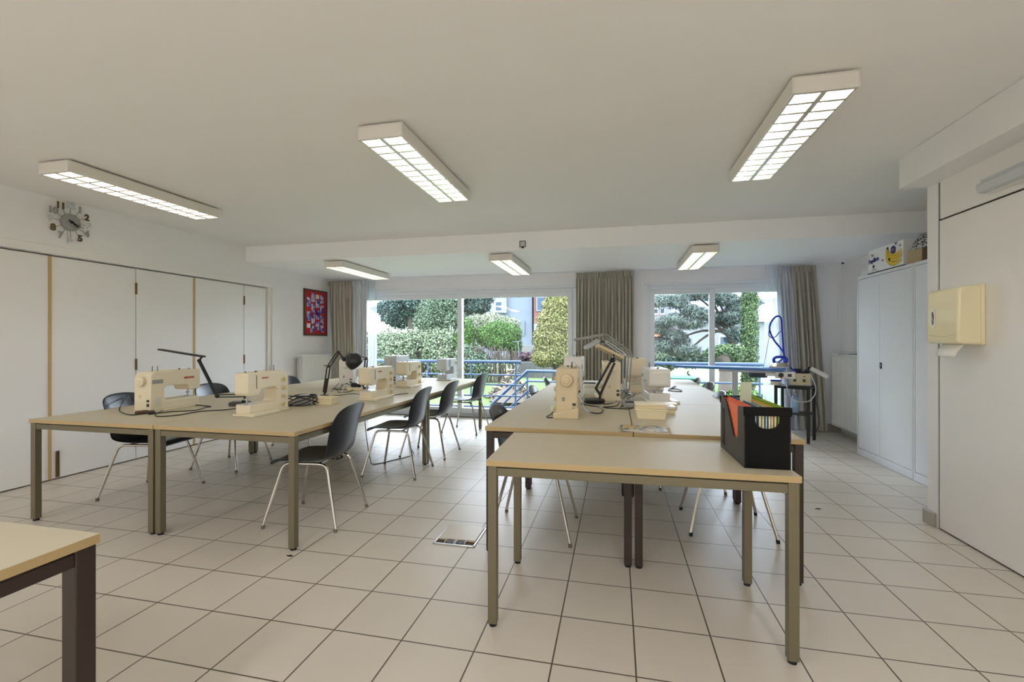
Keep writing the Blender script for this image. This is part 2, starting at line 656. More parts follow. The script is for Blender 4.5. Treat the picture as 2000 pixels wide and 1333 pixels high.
# ------------------------------------------------------------------ windows
def window(name, x0, x1, split, slide_right):
    y0, y1 = YB + 0.07, YB + 0.14
    z0, z1 = 0.0, OZ
    f = MB()
    fw = 0.055
    f.box(x0, x0 + fw, y0, y1, z0, z1)
    f.box(x1 - fw, x1, y0, y1, z0, z1)
    f.box(x0 + fw, x1 - fw, y0, y1, z1 - fw, z1)
    f.box(x0 + fw, x1 - fw, y0, y1, z0, z0 + 0.06)
    wob = struct(name, f, M['pvc'], bevel=0.005)
    for k, (a, b, yo) in enumerate(((x0 + fw, split + 0.04, 0.045), (split - 0.04, x1 - fw, 0.0))):
        s = MB()
        sw = 0.075
        ya, yb = y0 + yo - 0.02, y0 + yo + 0.035
        za, zb = z0 + 0.06, z1 - fw
        s.box(a, a + sw, ya, yb, za, zb)
        s.box(b - sw, b, ya, yb, za, zb)
        s.box(a + sw, b - sw, ya, yb, zb - sw, zb)
        s.box(a + sw, b - sw, ya, yb, za, za + 0.085)
        sa = s.build('sash', M['pvc'], wob, bevel=0.006)
        ym = (ya + yb) / 2
        MB().box(a + sw, b - sw, ym - 0.004, ym + 0.004, za + 0.085, zb - sw).build('pane', M['glass'], sa, smooth=False)
        if k == 1:
            MB().box(a + 0.025, a + 0.05, ya - 0.03, ya, 0.98, 1.14).build('handle', M['white'], sa, bevel=0.004)
    return wob


window('window_1', O1[0], O1[1], -2.56, True)
window('window_2', O2[0], O2[1], 1.40, False)
struct('trim_8', MB().box(O1[0], O1[1], YB, YB + 0.3, -0.06, 0.004).box(O2[0], O2[1], YB, YB + 0.3, -0.06, 0.004), M['terrace'], smooth=False)


# ------------------------------------------------------------------ ceiling lamps
def ceiling_lamp(lit):
    """origin: centre of the housing's top; long axis along y"""
    r = thing('ceiling_lamp', 'tmp', 'ceiling lamp')
    Lh, Wh, H = 0.645, 0.145, 0.082
    b = MB()
    t = 0.006
    b.box(-Wh, Wh, -Lh, Lh, -t, 0)
    b.box(-Wh, -Wh + t, -Lh, Lh, -H, -t)
    b.box(Wh - t, Wh, -Lh, Lh, -H, -t)
    b.box(-Wh + t, Wh - t, -Lh, -Lh + t, -H, -t)
    b.box(-Wh + t, Wh - t, Lh - t, Lh, -H, -t)
    b.build('housing', M['lampbody'], r, bevel=0.003)
    for yy in (-0.4, 0.4):
        MB().cyl((0, yy, 0), (0, yy, 0.014), 0.03).build('spacer', M['lampbody'], r)
    for xx in (-0.068, 0.068):
        MB().cyl((xx, -Lh + 0.03, -0.026), (xx, Lh - 0.03, -0.026), 0.013, n=10).build('tube', M['tube'] if lit else M['tubedim'], r)
    g = MB()
    # long side mirrors and the centre spine, wider at the foot
    for x0, x1, x2, x3 in ((-0.139, -0.137, -0.128, -0.139), (0.139, 0.137, 0.128, 0.139)):
        g.prism([(x0, -0.015), (x1, -0.015), (x2, -H + 0.002), (x3, -H + 0.002)], -Lh + t, Lh - t, 'y')
    g.prism([(-0.003, -0.02), (0.003, -0.02), (0.013, -H + 0.002), (-0.013, -H + 0.002)], -Lh + t, Lh - t, 'y')
    n = 12
    for i in range(n + 1):
        y = -Lh + t + 0.008 + i * (2 * (Lh - t - 0.008)) / n
        for xa, xb in ((-0.13, -0.01), (0.01, 0.13)):
            g.prism([(y - 0.001, -0.042), (y + 0.001, -0.042), (y + 0.009, -H + 0.002), (y - 0.009, -H + 0.002)], xa, xb, 'x')
    g.build('louvre', M['alu'], r, smooth=False)
    return r


LAMPS = [
    (True, -3.91, 3.12, 2.551, 'lit louvred ceiling lamp nearest the wall clock'),
    (True, -1.36, 3.12, 2.551, 'middle one of the three lit louvred lamps on the higher ceiling'),
    (True, 0.98, 3.12, 2.551, 'lit louvred ceiling lamp closest to the paper towel dispenser wall'),
    (False, -3.67, 6.10, 2.336, 'dim louvred lamp on the lower ceiling above the curtain beside the red board'),
    (False, -1.38, 6.10, 2.336, 'dim louvred lamp on the lower ceiling in front of the sliding garden door'),
    (False, 0.97, 6.10, 2.336, 'dim louvred lamp on the lower ceiling in front of the window with the pine'),
]
proto = {}
for lit, x, y, z, lab in LAMPS:
    if lit not in proto:
        o = proto[lit] = ceiling_lamp(lit)
    else:
        o = dup(proto[lit])
    o.location = (x, y, z)
    tag(o, lab, 'ceiling lamp', 'louvred fluorescent ceiling lamps')


# ------------------------------------------------------------------ tables
def table(x0, x1, y0, y1, h, label, legm, rz=0.0, lw=0.042, group=None, sleeve=False):
    cx, cy = (x0 + x1) / 2, (y0 + y1) / 2
    r = thing('work_table', label, 'table', (cx, cy, 0), rz, group)
    hx, hy = (x1 - x0) / 2 - 0.0015, (y1 - y0) / 2 - 0.0015
    tt = 0.026
    top = MB().box(-hx, hx, -hy, hy, h - tt, h)
    for i in range(4):
        pass
    to = top.build('tabletop', [M['top'], M['edge']], r, bevel=0.0015)
    for p in to.data.polygons:
        p.material_index = 0 if abs(p.normal.z) > 0.5 else 1
    zt = h - tt
    ins = 0.006
    ax, ay = hx - ins, hy - ins
    fr = MB()
    rh = 0.036
    fr.box(-ax + lw, ax - lw, -ay + 0.004, -ay + 0.026, zt - 0.008 - rh, zt - 0.008)
    fr.box(-ax + lw, ax - lw, ay - 0.026, ay - 0.004, zt - 0.008 - rh, zt - 0.008)
    fr.box(-ax + 0.004, -ax + 0.026, -ay + lw, ay - lw, zt - 0.008 - rh, zt - 0.008)
    fr.box(ax - 0.026, ax - 0.004, -ay + lw, ay - lw, zt - 0.008 - rh, zt - 0.008)
    fr.box(-ax + 0.03, ax - 0.03, -ay + 0.012, -ay + 0.022, zt - 0.008, zt)
    fr.box(-ax + 0.03, ax - 0.03, ay - 0.022, ay - 0.012, zt - 0.008, zt)
    fr.build('frame', legm, r, bevel=0.002)
    for sx in (-1, 1):
        for sy in (-1, 1):
            xa, ya = sx * (ax - lw / 2), sy * (ay - lw / 2)
            l = MB().box(xa - lw / 2, xa + lw / 2, ya - lw / 2, ya + lw / 2, 0.014, zt).build('leg', legm, r, bevel=0.003)
            MB().cyl((xa, ya, 0), (xa, ya, 0.016), lw * 0.42, n=14).build('foot', M['rubber'], l)
    return r


TL, TR = 0.72, 0.76
table(-0.57, 0.70, 1.975, 2.62, 0.742, 'narrow table standing alone in front, carrying the black file box', M['leg'], math.radians(1.3), lw=0.04)
table(-2.72, -1.385, 0.25, 0.99, 0.74, 'cut-off table corner with a dark leg at the bottom edge of the photo', M['legdark'], 0, lw=0.05)
gl_ = 'tables pushed together on the folding door side'
table(-4.035, -2.945, 2.41, 4.44, TL, 'long table carrying the machine with its back turned, next to the folding doors', M['leg'], 0, group=gl_)
table(-2.943, -1.885, 2.41, 4.44, TL, 'long table with the grey foot pedal bundle and small cream tub', M['leg'], 0, group=gl_)
table(-4.035, -2.945, 4.442, 6.42, TL, 'long table nearest the wall radiator under the red board', M['leg'], 0, group=gl_)
table(-2.943, -1.885, 4.442, 6.42, TL, 'long table reaching the sliding garden door, three chairs along its open side', M['leg'], 0, group=gl_)
gr_ = 'tables pushed together in the middle of the room'
table(-0.765, 0.094, 2.645, 3.915, TR, 'table under the black lamp base and the machine with its handwheel to the camera', M['legdark'], 0, group=gr_)
table(0.096, 0.955, 2.645, 3.915, TR, 'table under the magazines and the cream storage tubs', M['legdark'], 0, group=gr_)
table(-0.765, 0.094, 3.917, 5.62, TR, 'table under the pale desk lamps, with its far end short of the middle curtain', M['legdark'], 0, group=gr_)
table(0.096, 0.955, 3.917, 5.187, TR, 'table under the white machine with its needle end to the camera', M['legdark'], 0, group=gr_)
table(0.096, 0.955, 5.189, 6.46, TR, 'empty table closest to the tip of the ironing board', M['legdark'], 0, group=gr_)


# ------------------------------------------------------------------ chairs
def make_chair(shellmat):
    """origin on the floor under the seat; the sitter looks towards +y"""
    r = thing('shell_chair', 'tmp', 'chair')
    prof = [  # y, z, half width, side lift, side forward
        (0.235, 0.418, 0.190, 0.000, 0.0), (0.232, 0.440, 0.200, 0.000, 0.0), (0.205, 0.452, 0.212, 0.004, 0.0),
        (0.14, 0.452, 0.220, 0.010, 0.0), (0.05, 0.444, 0.226, 0.018, 0.0), (-0.04, 0.438, 0.228, 0.026, 0.0),
        (-0.12, 0.438, 0.226, 0.034, 0.004), (-0.175, 0.450, 0.220, 0.036, 0.014), (-0.21, 0.480, 0.212, 0.028, 0.030),
        (-0.228, 0.530, 0.210, 0.014, 0.044), (-0.240, 0.590, 0.214, 0.004, 0.050), (-0.254, 0.660, 0.216, 0.0, 0.050),
        (-0.272, 0.730, 0.216, -0.002, 0.044), (-0.288, 0.785, 0.208, -0.012, 0.036), (-0.298, 0.818, 0.186, -0.020, 0.028),
        (-0.303, 0.833, 0.140, -0.016, 0.016)]
    rows = []
    nu = 13
    for y, z, hw, lift, fwd in prof:
        row = []
        for k in range(nu):
            u = -1 + 2 * k / (nu - 1)
            e = abs(u) ** 2.4
            row.append((u * hw, y + fwd * e, z + lift * e))
        rows.append(row)
    s = MB().grid(rows)
    so = s.build('seat_shell', shellmat, r, sharp=180)
    md = so.modifiers.new('thick', 'SOLIDIFY')
    md.thickness = 0.009
    md.offset = 0
    ms = so.modifiers.new('sub', 'SUBSURF')
    ms.levels = 1
    ms.render_levels = 1
    R = 0.0105
    for sx in (-1, 1):
        rail = [(sx * 0.165, 0.165, 0.385), (sx * 0.160, 0.150, 0.412), (sx * 0.155, 0.11, 0.424),
                (sx * 0.152, 0.0, 0.424), (sx * 0.155, -0.11, 0.424), (sx * 0.160, -0.150, 0.410), (sx * 0.165, -0.168, 0.385)]
        MB().tube(spline(rail, 4), R, 10).build('seat_rail', M['chrome'], r)
        for sy, yb in ((1, 0.255), (-1, -0.262)):
            l = MB().tube([(sx * 0.165, 0.1655 * sy - (0.002 if sy < 0 else 0), 0.386), (sx * 0.238, yb, 0.02)], R, 10).build('leg', M['chrome'], r)
            MB().tube([(sx * 0.2375, yb - 0.002 * sy, 0.022), (sx * 0.2415, yb, 0.0)], 0.0118, 10).build('foot_cap', M['capgrey'], l)
    b = MB()
    b.tube([(-0.153, 0.07, 0.424), (0.153, 0.07, 0.424)], 0.008, 8)
    b.tube([(-0.153, -0.09, 0.424), (0.153, -0.09, 0.424)], 0.008, 8)
    b.build('cross_bar', M['chrome'], r)
    return r


CH = [  # x, y, facing angle of the sitter (0 = +y), label, blue?
    (-2.10, 2.93, 96, 'black shell chair pulled out nearest the camera at the open corner of the long tables', 0),
    (-2.06, 4.12, 93, 'dark shell chair beside the far leg of the front long table', 0),
    (-2.04, 4.86, 90, 'dark shell chair tucked in past the table leg, second from the garden door', 0),
    (-2.06, 6.18, 84, 'dark shell chair pushed up by the sliding garden door', 0),
    (-3.80, 3.12, -80, 'dark shell chair behind the machine with its back turned', 0),
    (-3.84, 3.98, -88, 'blue-sheened shell chair behind the black slim arm lamp', 0),
    (-3.78, 5.02, -92, 'blue-topped shell chair beside the wall radiator', 0),
    (-0.53, 3.08, -90, 'grey-black chair tucked under the near end of the middle tables', 0),
    (-0.53, 4.48, -90, 'grey-black chair half hidden by the middle tables, second along their open side', 0),
    (-0.56, 5.58, -84, 'grey-black chair back peeking out beside the middle curtain', 0),
    (0.73, 3.42, 90, 'chrome-legged chair with black rubber feet behind the file box', 0),
    (0.70, 5.24, 94, 'nearer of two grey-blue chair backs side by side under the ironing board', 0),
    (0.69, 5.92, 88, 'farther of two grey-blue chair backs side by side under the ironing board', 0),
    (0.62, 4.33, 90, 'dark chair back just showing beyond the corner of the black file box', 0),
]
chair0 = None
for x, y, deg, lab, bl in CH:
    if chair0 is None:
        c = chair0 = make_chair(M['shell'])
    else:
        c = dup(chair0)
    c.location = (x, y, 0)
    c.rotation_euler = (0, 0, math.radians(deg))
    tag(c, lab, 'chair', 'dark shell chairs around the work tables')
    if 'black rubber feet' in lab:
        for l_ in children(c):
            for f_ in children(l_):
                f_.data = f_.data.copy()
                f_.data.materials[0] = M['rubber']


# ------------------------------------------------------------------ sewing machines
def machine(label, x, y, z, rz, body='cream', h=0.30, L=0.40, D=0.125, dials=4, plate=True, brand=None, back_label=True, pins=2, rwheel=0.034, slim=False, stripe=False, socket=True):
    """origin: middle of the base; +x = handwheel end, -y = side facing the sewer"""
    m = M[body]
    r = thing('sewing_machine', label, 'sewing machine', (x, y, z), rz, 'sewing machines on the work tables')
    a, b = -L / 2, L / 2
    hd = D / 2
    bot = 0.012
    hw = a + 0.105
    pil = b - (0.12 if not slim else 0.10)
    bed = 0.082
    out = [(a + 0.015, bot), (b, bot), (b, h * 0.62), (b - 0.004, h - 0.03), (b - 0.03, h), (a + 0.01, h), (a, h - 0.012), (a, h * 0.52), (a + 0.02, h * 0.46),
           (hw, h * 0.46), (hw + 0.02, h * 0.60), (pil - 0.025, h * 0.62), (pil, h * 0.56), (pil, bed + 0.02), (pil - 0.02, bed), (a + 0.015, bed)]
    MB().prism(out, -hd, hd, 'y').build('body', m, r, bevel=0.008, seg=3)
    # pale base tray under the free arm
    MB().box(a - 0.01, b + 0.004, -hd - 0.004, hd + 0.004, 0, 0.014).build('base', M['white'] if body == 'white' else m, r, bevel=0.003)
    if plate:
        MB().prism([(a - 0.02, -hd - 0.07), (pil - 0.02, -hd - 0.05), (pil + 0.0, -hd - 0.003), (a - 0.02, -hd - 0.003)], 0.0, 0.022, 'z').build('extension_tray', m, r, bevel=0.004)
    # handwheel
    zc = h - 0.075
    wh = MB().lathe([(0.0, 0), (rwheel * 0.8, 0), (rwheel, 0.006), (rwheel, 0.02), (rwheel * 0.9, 0.026), (rwheel * 0.55, 0.028), (rwheel * 0.5, 0.034), (0, 0.035)], (b, 0, zc), 24, axis=(1, 0, 0))
    wh.build('handwheel', m, r)
    # face plate on the needle end
    MB().box(a - 0.003, a + 0.002, -hd + 0.012, hd - 0.012, h * 0.55, h - 0.03).build('face_plate', M['lgrey'] if stripe else m, r, bevel=0.004)
    # needle bar, presser foot, thread hook
    nb = MB()
    nx = a + 0.05
    nb.cyl((nx, -0.005, bed + 0.012), (nx, -0.005, h * 0.47), 0.004, n=8)
    nb.cyl((nx + 0.012, 0.012, bed + 0.006), (nx + 0.012, 0.012, h * 0.47), 0.0045, n=8)
    nb.box(nx - 0.004, nx + 0.022, -0.004, 0.016, bed + 0.028, bed + 0.040)
    nb.box(nx - 0.006, nx + 0.018, -0.024, 0.018, bed + 0.002, bed + 0.007)
    nb.cyl((nx + 0.014, 0.012, bed + 0.05), (nx + 0.04, 0.03, bed + 0.055), 0.003, n=6)
    nb.build('presser_foot', M['steel'], r)
    MB().box(a + 0.015, a + 0.10, -hd + 0.02, hd - 0.03, bed - 0.0005, bed + 0.0025).build('needle_plate', M['steel'], r)
    # thread slot on the arm front and tension dial
    MB().box(hw - 0.03, hw - 0.026, -hd - 0.002, -hd + 0.004, h * 0.62, h - 0.02).build('thread_slot', M['ink'], r)
    if brand:
        text_obj(brand, 'lettering', M['redink'] if body == 'cream' else M['dgrey'], 0.016,
                 Matrix.Translation((hw + 0.055, -hd - 0.001, h * 0.86)) @ Matrix.Rotation(PI / 2, 4, 'X'), r, 0.001, 0.0004)
    for k in range(dials):
        zz = h * 0.78 - k * (h * 0.62 / max(dials - 1, 1))
        dm = MB().lathe([(0.017, 0), (0.017, 0.008), (0.013, 0.012), (0, 0.012)], (pil + 0.062, -hd, zz), 18, axis=(0, -1, 0))
        dm.box(pil + 0.060, pil + 0.064, -hd - 0.017, -hd - 0.011, zz - 0.012, zz + 0.012)
        dm.build('dial', M['dial'], r)
    for k in range(pins):
        px = pil + 0.02 + 0.045 * k
        MB().cyl((px, 0.03, h - 0.004), (px, 0.03, h + 0.042), 0.003, 0.002, n=8).build('spool_pin', M['dgrey'], r)
    tk = MB()
    tk.cyl((hw + 0.02, -0.01, h - 0.002), (hw + 0.02, -0.01, h + 0.009), 0.008, n=12)
    tk.cyl((hw - 0.055, 0.01, h - 0.002), (hw - 0.055, 0.01, h + 0.007), 0.006, n=12)
    tk.build('thread_guide', M['dgrey'], r)
    # carrying groove along the top rear edge
    MB().box(hw, pil + 0.07, hd - 0.03, hd - 0.022, h - 0.001, h + 0.0025).build('handle', M['creamd'] if body == 'cream' else M['grey'], r, bevel=0.001)
    if back_label:
        pl = MB()
        pl.box(pil + 0.016, b - 0.012, hd - 0.001, hd + 0.002, h * 0.70, h * 0.80)
        pl.build('vent_strip', M['grey'], r)
        pl = MB()
        for q in range(6):
            pl.box(pil + 0.03, b - 0.03 - 0.01 * (q % 3), hd - 0.001, hd + 0.0015, 0.05 + 0.011 * q, 0.0545 + 0.011 * q)
        pl.build('rating_print', M['lgrey'], r)
    if socket:
        sk = MB()
        sk.box(b - 0.001, b + 0.002, hd - 0.035, hd - 0.012, 0.045, 0.068)
        sk.box(b - 0.001, b + 0.002, hd - 0.035, hd - 0.012, 0.080, 0.098)
        sk.build('power_socket', M['dgrey'], r)
        MB().box(b - 0.001, b + 0.004, -0.03, -0.012, 0.11, 0.135).build('side_knob', M['creamd'] if body == 'cream' else M['grey'], r, bevel=0.002)
    if stripe:
        MB().box(hw + 0.002, hw + 0.022, -hd - 0.002, hd - 0.01, h * 0.62, h - 0.012).build('front_band', M['slate'], r)
    return r


q90 = PI / 2
machine('cream machine with its labelled back turned to the room, handwheel nearest the camera', -3.56, 3.05, TL, -q90 + 0.06, 'cream', 0.312, 0.46, 0.15, brand='BERNINA', rwheel=0.036)
# red maker lettering on the turned back of the arm
m1 = bpy.data.objects['sewing_machine']
text_obj('BERNINA', 'back_lettering', M['redink'], 0.024, Matrix.Translation((-0.115, 0.0765, 0.245)) @ Matrix.Rotation(PI, 4, 'Z') @ Matrix.Rotation(PI / 2, 4, 'X'), m1, 0.001, 0.0006)
machine('cream machine with its dials shown, at the front edge beside the grey pedal bundle', -2.66, 3.04, TL, q90 - 0.05, 'cream', 0.315, 0.40, 0.13, brand='BERNINA')
machine('cream machine with dials, second along the long tables, behind the nearest pulled-out chairs', -2.26, 4.06, TL, q90 - 0.06, 'cream', 0.30, 0.41, 0.13, brand='BERNINA')
machine('white-backed machine behind the round black lamp head', -3.20, 5.14, TL, -q90 + 0.2, 'white', 0.33, 0.40, 0.17)
machine('cream machine, third along the tables towards the garden door', -2.46, 5.20, TL, q90 - 0.1, 'cream', 0.30, 0.36, 0.14, dials=3)
machine('pale machine half hidden behind the second cream one, with tall spool pins', -2.80, 5.55, TL, -q90, 'lgrey', 0.36, 0.38, 0.17)
machine('grey machine with dark front band at the far table end by the garden door', -2.35, 6.20, TL, q90 - 0.08, 'lgrey', 0.30, 0.36, 0.15, dials=1, stripe=True)
machine('tan machine with handwheel to the camera at the near end of the middle tables', -0.325, 3.25, TR, -q90 + 0.03, 'creamd', 0.325, 0.38, 0.145, rwheel=0.042)
mw = [o_ for o_ in bpy.data.objects if o_.get('label', '').startswith('tan machine with handwheel')][0]
wd = MB()
wd.prism([(-0.085, 0.0), (0.08, 0.0), (0.08, 0.075), (-0.085, 0.03)], 0.192, 0.245, 'x')
wd.build('wedge_foot', M['creamd'], mw, bevel=0.004)
machine('white machine peeking over the tan one with the big handwheel', -0.38, 4.36, TR, -q90, 'white', 0.365, 0.38, 0.16)
machine('cream machine with a blank end panel behind the black lamp', -0.045, 4.18, TR, -q90 + 0.05, 'cream', 0.33, 0.40, 0.15, rwheel=0.02)
machine('white machine showing its needle end behind the cream storage tubs', 0.33, 4.13, TR, q90 + 0.1, 'white', 0.28, 0.40, 0.17, rwheel=0.03)
machine('pale machine standing farthest back behind the needle-end one', 0.20, 4.90, TR, q90 + 0.05, 'cream', 0.335, 0.40, 0.17)


# ------------------------------------------------------------------ desk lamps
def arm_pair(mb, p0, p1, gap=0.012, r=0.0045, side=(0, 1, 0)):
    p0, p1 = Vector(p0), Vector(p1)
    d = (p1 - p0).normalized()
    n = d.cross(Vector(side)).normalized() * gap
    mb.tube([p0 + n, p1 + n], r, 8)
    mb.tube([p0 - n, p1 - n], r, 8)


# slim black LED lamp with a bar head
y = 3.24
clamp, elbow, knee = at_y(478, 773, y), at_y(424, 774, y), at_y(389, 705, y)
t1, t0 = at_y(398, 697, y), at_y(312, 683, y)
r = thing('arm_lamp', 'slim black arm lamp with long bar head raised over the folding door side table', 'desk lamp', (clamp.x, clamp.y, TL))
o = Vector((clamp.x, clamp.y, TL))
MB().box(-0.03, 0.03, -0.03, 0.03, 0, 0.012).cyl((0, 0, 0.01), (0, 0, clamp.z - TL + 0.01), 0.008, n=12).box(-0.016, 0.016, -0.016, 0.016, 0.03, 0.06).build('clamp_post', M['black'], r, bevel=0.002)
a = MB()
arm_pair(a, clamp - o, elbow - o, 0.010, 0.005)
a.build('lower_arm', M['black'], r)
a = MB().bar(elbow - o, knee - o, 0.02, 0.018)
a.ball(elbow - o, 0.018).ball(knee - o, 0.016)
a.build('upper_arm', M['black'], r)
a = MB().bar(t0 - o, t1 - o, 0.045, 0.014).bar(knee - o, (t1 - o) + Vector((-0.02, 0, -0.004)), 0.014, 0.014)
a.build('lamp_head', M['black'], r, bevel=0.004)

# round-headed black architect lamp
y = 3.95
b0, j1, j2, j3, hc = at_y(634, 772, y), at_y(642, 716, y), at_y(661, 688, y), at_y(672, 702, y), at_y(690, 704, y)
o = Vector((b0.x, y, TL))
r = thing('arm_lamp', 'black sprung arm lamp with a round shade on the long tables', 'desk lamp', o)
MB().box(-0.025, 0.025, -0.03, 0.03, 0, 0.03).cyl((0, 0, 0.02), (0, 0, 0.07), 0.009, n=12).build('clamp_post', M['black'], r, bevel=0.003)
a = MB()
arm_pair(a, (0, 0, 0.05), j1 - o, 0.016, 0.006)
a.tube([Vector((0.0, 0, 0.06)), (j1 - o) * 0.55 + Vector((0, 0, 0.02))], 0.008, 8)
a.build('lower_arm', M['black'], r)
a = MB()
arm_pair(a, j1 - o, j2 - o, 0.012, 0.006)
a.tube([j1 - o, (j1 - o) + Vector((-0.05, 0, 0.01))], 0.004, 6)
a.ball(j1 - o, 0.014).ball(j2 - o, 0.014)
a.build('upper_arm', M['black'], r)
a = MB().tube([j2 - o, j3 - o], 0.008, 8)
a.ball(j3 - o, 0.022)
a.build('swivel', M['black'], r)
hd_ = MB()
R0 = 0.082
prof = [(0.0, -0.075), (0.03, -0.074), (0.035, -0.055), (0.06, -0.04), (0.078, -0.015), (R0, 0.015), (R0 * 0.99, 0.05), (R0 * 0.95, 0.052), (0.07, 0.01), (0.03, -0.03), (0, -0.035)]
hd_.lathe(prof, hc - o, 28, axis=(0.35, 0.55, -0.65))
hd_.build('lamp_shade', M['black'], r, sharp=60)

# second architect lamp further back
y = 4.75
b0, j1, j2 = at_y(709, 758, y), at_y(716, 701, y), at_y(694, 698, y)
o = Vector((b0.x, y, TL))
r = thing('arm_lamp', 'black sprung arm lamp folded down behind the round shade', 'desk lamp', o)
MB().box(-0.025, 0.025, -0.03, 0.03, 0, 0.03).cyl((0, 0, 0.02), (0, 0, 0.06), 0.009, n=12).build('clamp_post', M['black'], r, bevel=0.003)
a = MB()
arm_pair(a, (0, 0, 0.04), j1 - o, 0.016, 0.006)
a.build('lower_arm', M['black'], r)
a = MB()
arm_pair(a, j1 - o, j2 - o, 0.012, 0.005)
a.ball(j1 - o, 0.013)
a.build('upper_arm', M['black'], r)
MB().lathe([(0.0, -0.06), (0.025, -0.055), (0.03, -0.04), (0.06, 0.0), (0.065, 0.03), (0.06, 0.03), (0.02, -0.03), (0, -0.035)], j2 - o + Vector((-0.03, 0.0, -0.02)), 24, axis=(-0.5, 0.3, -0.7)).build('lamp_shade', M['black'], r, sharp=60)

# black lamp with disc base and tan trough head
y = 3.68
base = at_z(1172, 788, TR)
y = base.y
e1, e2 = at_y(1163, 760, y), at_y(1196, 704, y)
h0, h1 = at_y(1167, 679, y - 0.10), at_y(1213, 702, y + 0.05)
o = Vector((at_y(1161, 780, y).x, y, TR))
r = thing('arm_lamp', 'black table lamp on a round weighted base with a tan trough head', 'desk lamp', o)
MB().lathe([(0.0, 0), (0.082, 0), (0.086, 0.006), (0.086, 0.026), (0.08, 0.034), (0, 0.036)], (0, 0, 0), 36).build('base', M['black'], r)
s0 = at_y(1172, 772, y) - o
MB().cyl((s0.x, 0, 0.03), (s0.x, 0, s0.z + 0.02), 0.009, n=12).build('stem', M['black'], r)
a = MB()
top = e2 - o
a.bar((s0.x, 0, s0.z + 0.0), (top.x + 0.018, 0, top.z - 0.02), 0.022, 0.02)
a.bar((e1.x - o.x, 0, e1.z - o.z), (top.x - 0.012, 0, top.z - 0.01), 0.024, 0.02)
a.bar((s0.x, 0, s0.z + 0.005), (e1.x - o.x, 0, e1.z - o.z + 0.01), 0.03, 0.02)
a.bar((e1.x - o.x - 0.1, 0.02, e1.z - o.z + 0.045), (e1.x - o.x, 0.02, e1.z - o.z + 0.045), 0.012, 0.01)
a.build('arm', M['black'], r, bevel=0.003)
ax = (h1 - h0)
q = ax.to_track_quat('X', 'Z').to_matrix().to_4x4()
q.translation = h0 - o
prof = []
L_ = ax.length
tr = MB()
outl = [(0.036 * math.cos(t), 0.030 * math.sin(t)) for t in [PI * k / 10 for k in range(11)]]
inl = [(0.030 * math.cos(t), 0.024 * math.sin(t)) for t in [PI * k / 10 for k in range(10, -1, -1)]]
tr.prism(outl + inl, 0, L_, 'x', mat4=q)
tr.prism(outl, -0.004, 0.004, 'x', mat4=q)
tr.prism(outl, L_ - 0.004, L_ + 0.004, 'x', mat4=q)
tr.build('lamp_head', M['creamd'], r, smooth=True)
MB().bar((top.x, 0, top.z - 0.01), (h1 - o) * 0.7 + (h0 - o) * 0.3 + Vector((0, 0, 0.01)), 0.012, 0.012).ball((top.x, 0, top.z), 0.02).build('swivel', M['black'], r)


def trough_lamp(label, y, uvp, uvb, uve, h0, h1, mname, bw):
    """clamp lamp: post foot, pivot, arm end, trough between h0 and h1"""
    foot = at_y(*uvb, y)
    o = Vector((foot.x, y, TR))
    r = thing('arm_lamp', label, 'desk lamp', o)
    piv, en = at_y(*uvp, y) - o, at_y(*uve, y) - o
    MB().box(-0.025, 0.025, -0.025, 0.025, 0, 0.03).cyl((0, 0, 0.02), (0, 0, 0.06), 0.01, n=12).build('clamp_post', M[mname], r, bevel=0.002)
    a = MB()
    arm_pair(a, (0, 0, 0.05), piv, 0.014, 0.006)
    a.ball(piv, 0.014)
    a.build('lower_arm', M[mname], r)
    a = MB()
    arm_pair(a, piv, en, 0.012, 0.006)
    a.ball(en, 0.016)
    a.build('upper_arm', M[mname], r)
    A, B = at_y(*h0, y - 0.06) - o, at_y(*h1, y) - o
    ax = B - A
    q = ax.to_track_quat('X', 'Z').to_matrix().to_4x4()
    q.translation = A
    tr = MB()
    outl = [(bw * math.cos(t), bw * 0.62 * math.sin(t)) for t in [PI * k / 8 for k in range(9)]]
    inl = [(bw * .85 * math.cos(t), bw * 0.5 * math.sin(t)) for t in [PI * k / 8 for k in range(8, -1, -1)]]
    tr.prism(outl + inl, 0, ax.length, 'x', mat4=q)
    tr.prism(outl, -0.003, 0.004, 'x', mat4=q)
    tr.prism(outl, ax.length - 0.004, ax.length + 0.003, 'x', mat4=q)
    tr.build('lamp_head', M[mname], r)
    MB().tube([B, en], 0.008, 8).build('swivel', M['dgrey'], r)
    return r


trough_lamp('grey arm lamp whose narrow head points across the middle curtain', 4.45, (1231, 690), (1226, 752), (1183, 655), (1123, 667), (1178, 656), 'grey', 0.042)
trough_lamp('pale arm lamp with a drooping white head below the narrow grey one', 4.72, (1221, 694), (1219, 748), (1184, 668), (1145, 682), (1168, 668), 'lgrey', 0.055)


# ------------------------------------------------------------------ things on the tables
def on(u, v, z):
    return at_z(u, v, z)


def cable(name, label, uvs, z, r=0.0035, m='black', lift=None, group='cables on the work tables'):
    pts = []
    for i, p in enumerate(uvs):
        q = at_z(p[0], p[1], z)
        q.z = z + r + (p[2] if len(p) > 2 else 0.0)
        pts.append(q)
    ob = MB().tube(spline(pts, 7), r, 6).build(name, M[m])
    tag(ob, label, 'cable', group)
    return ob


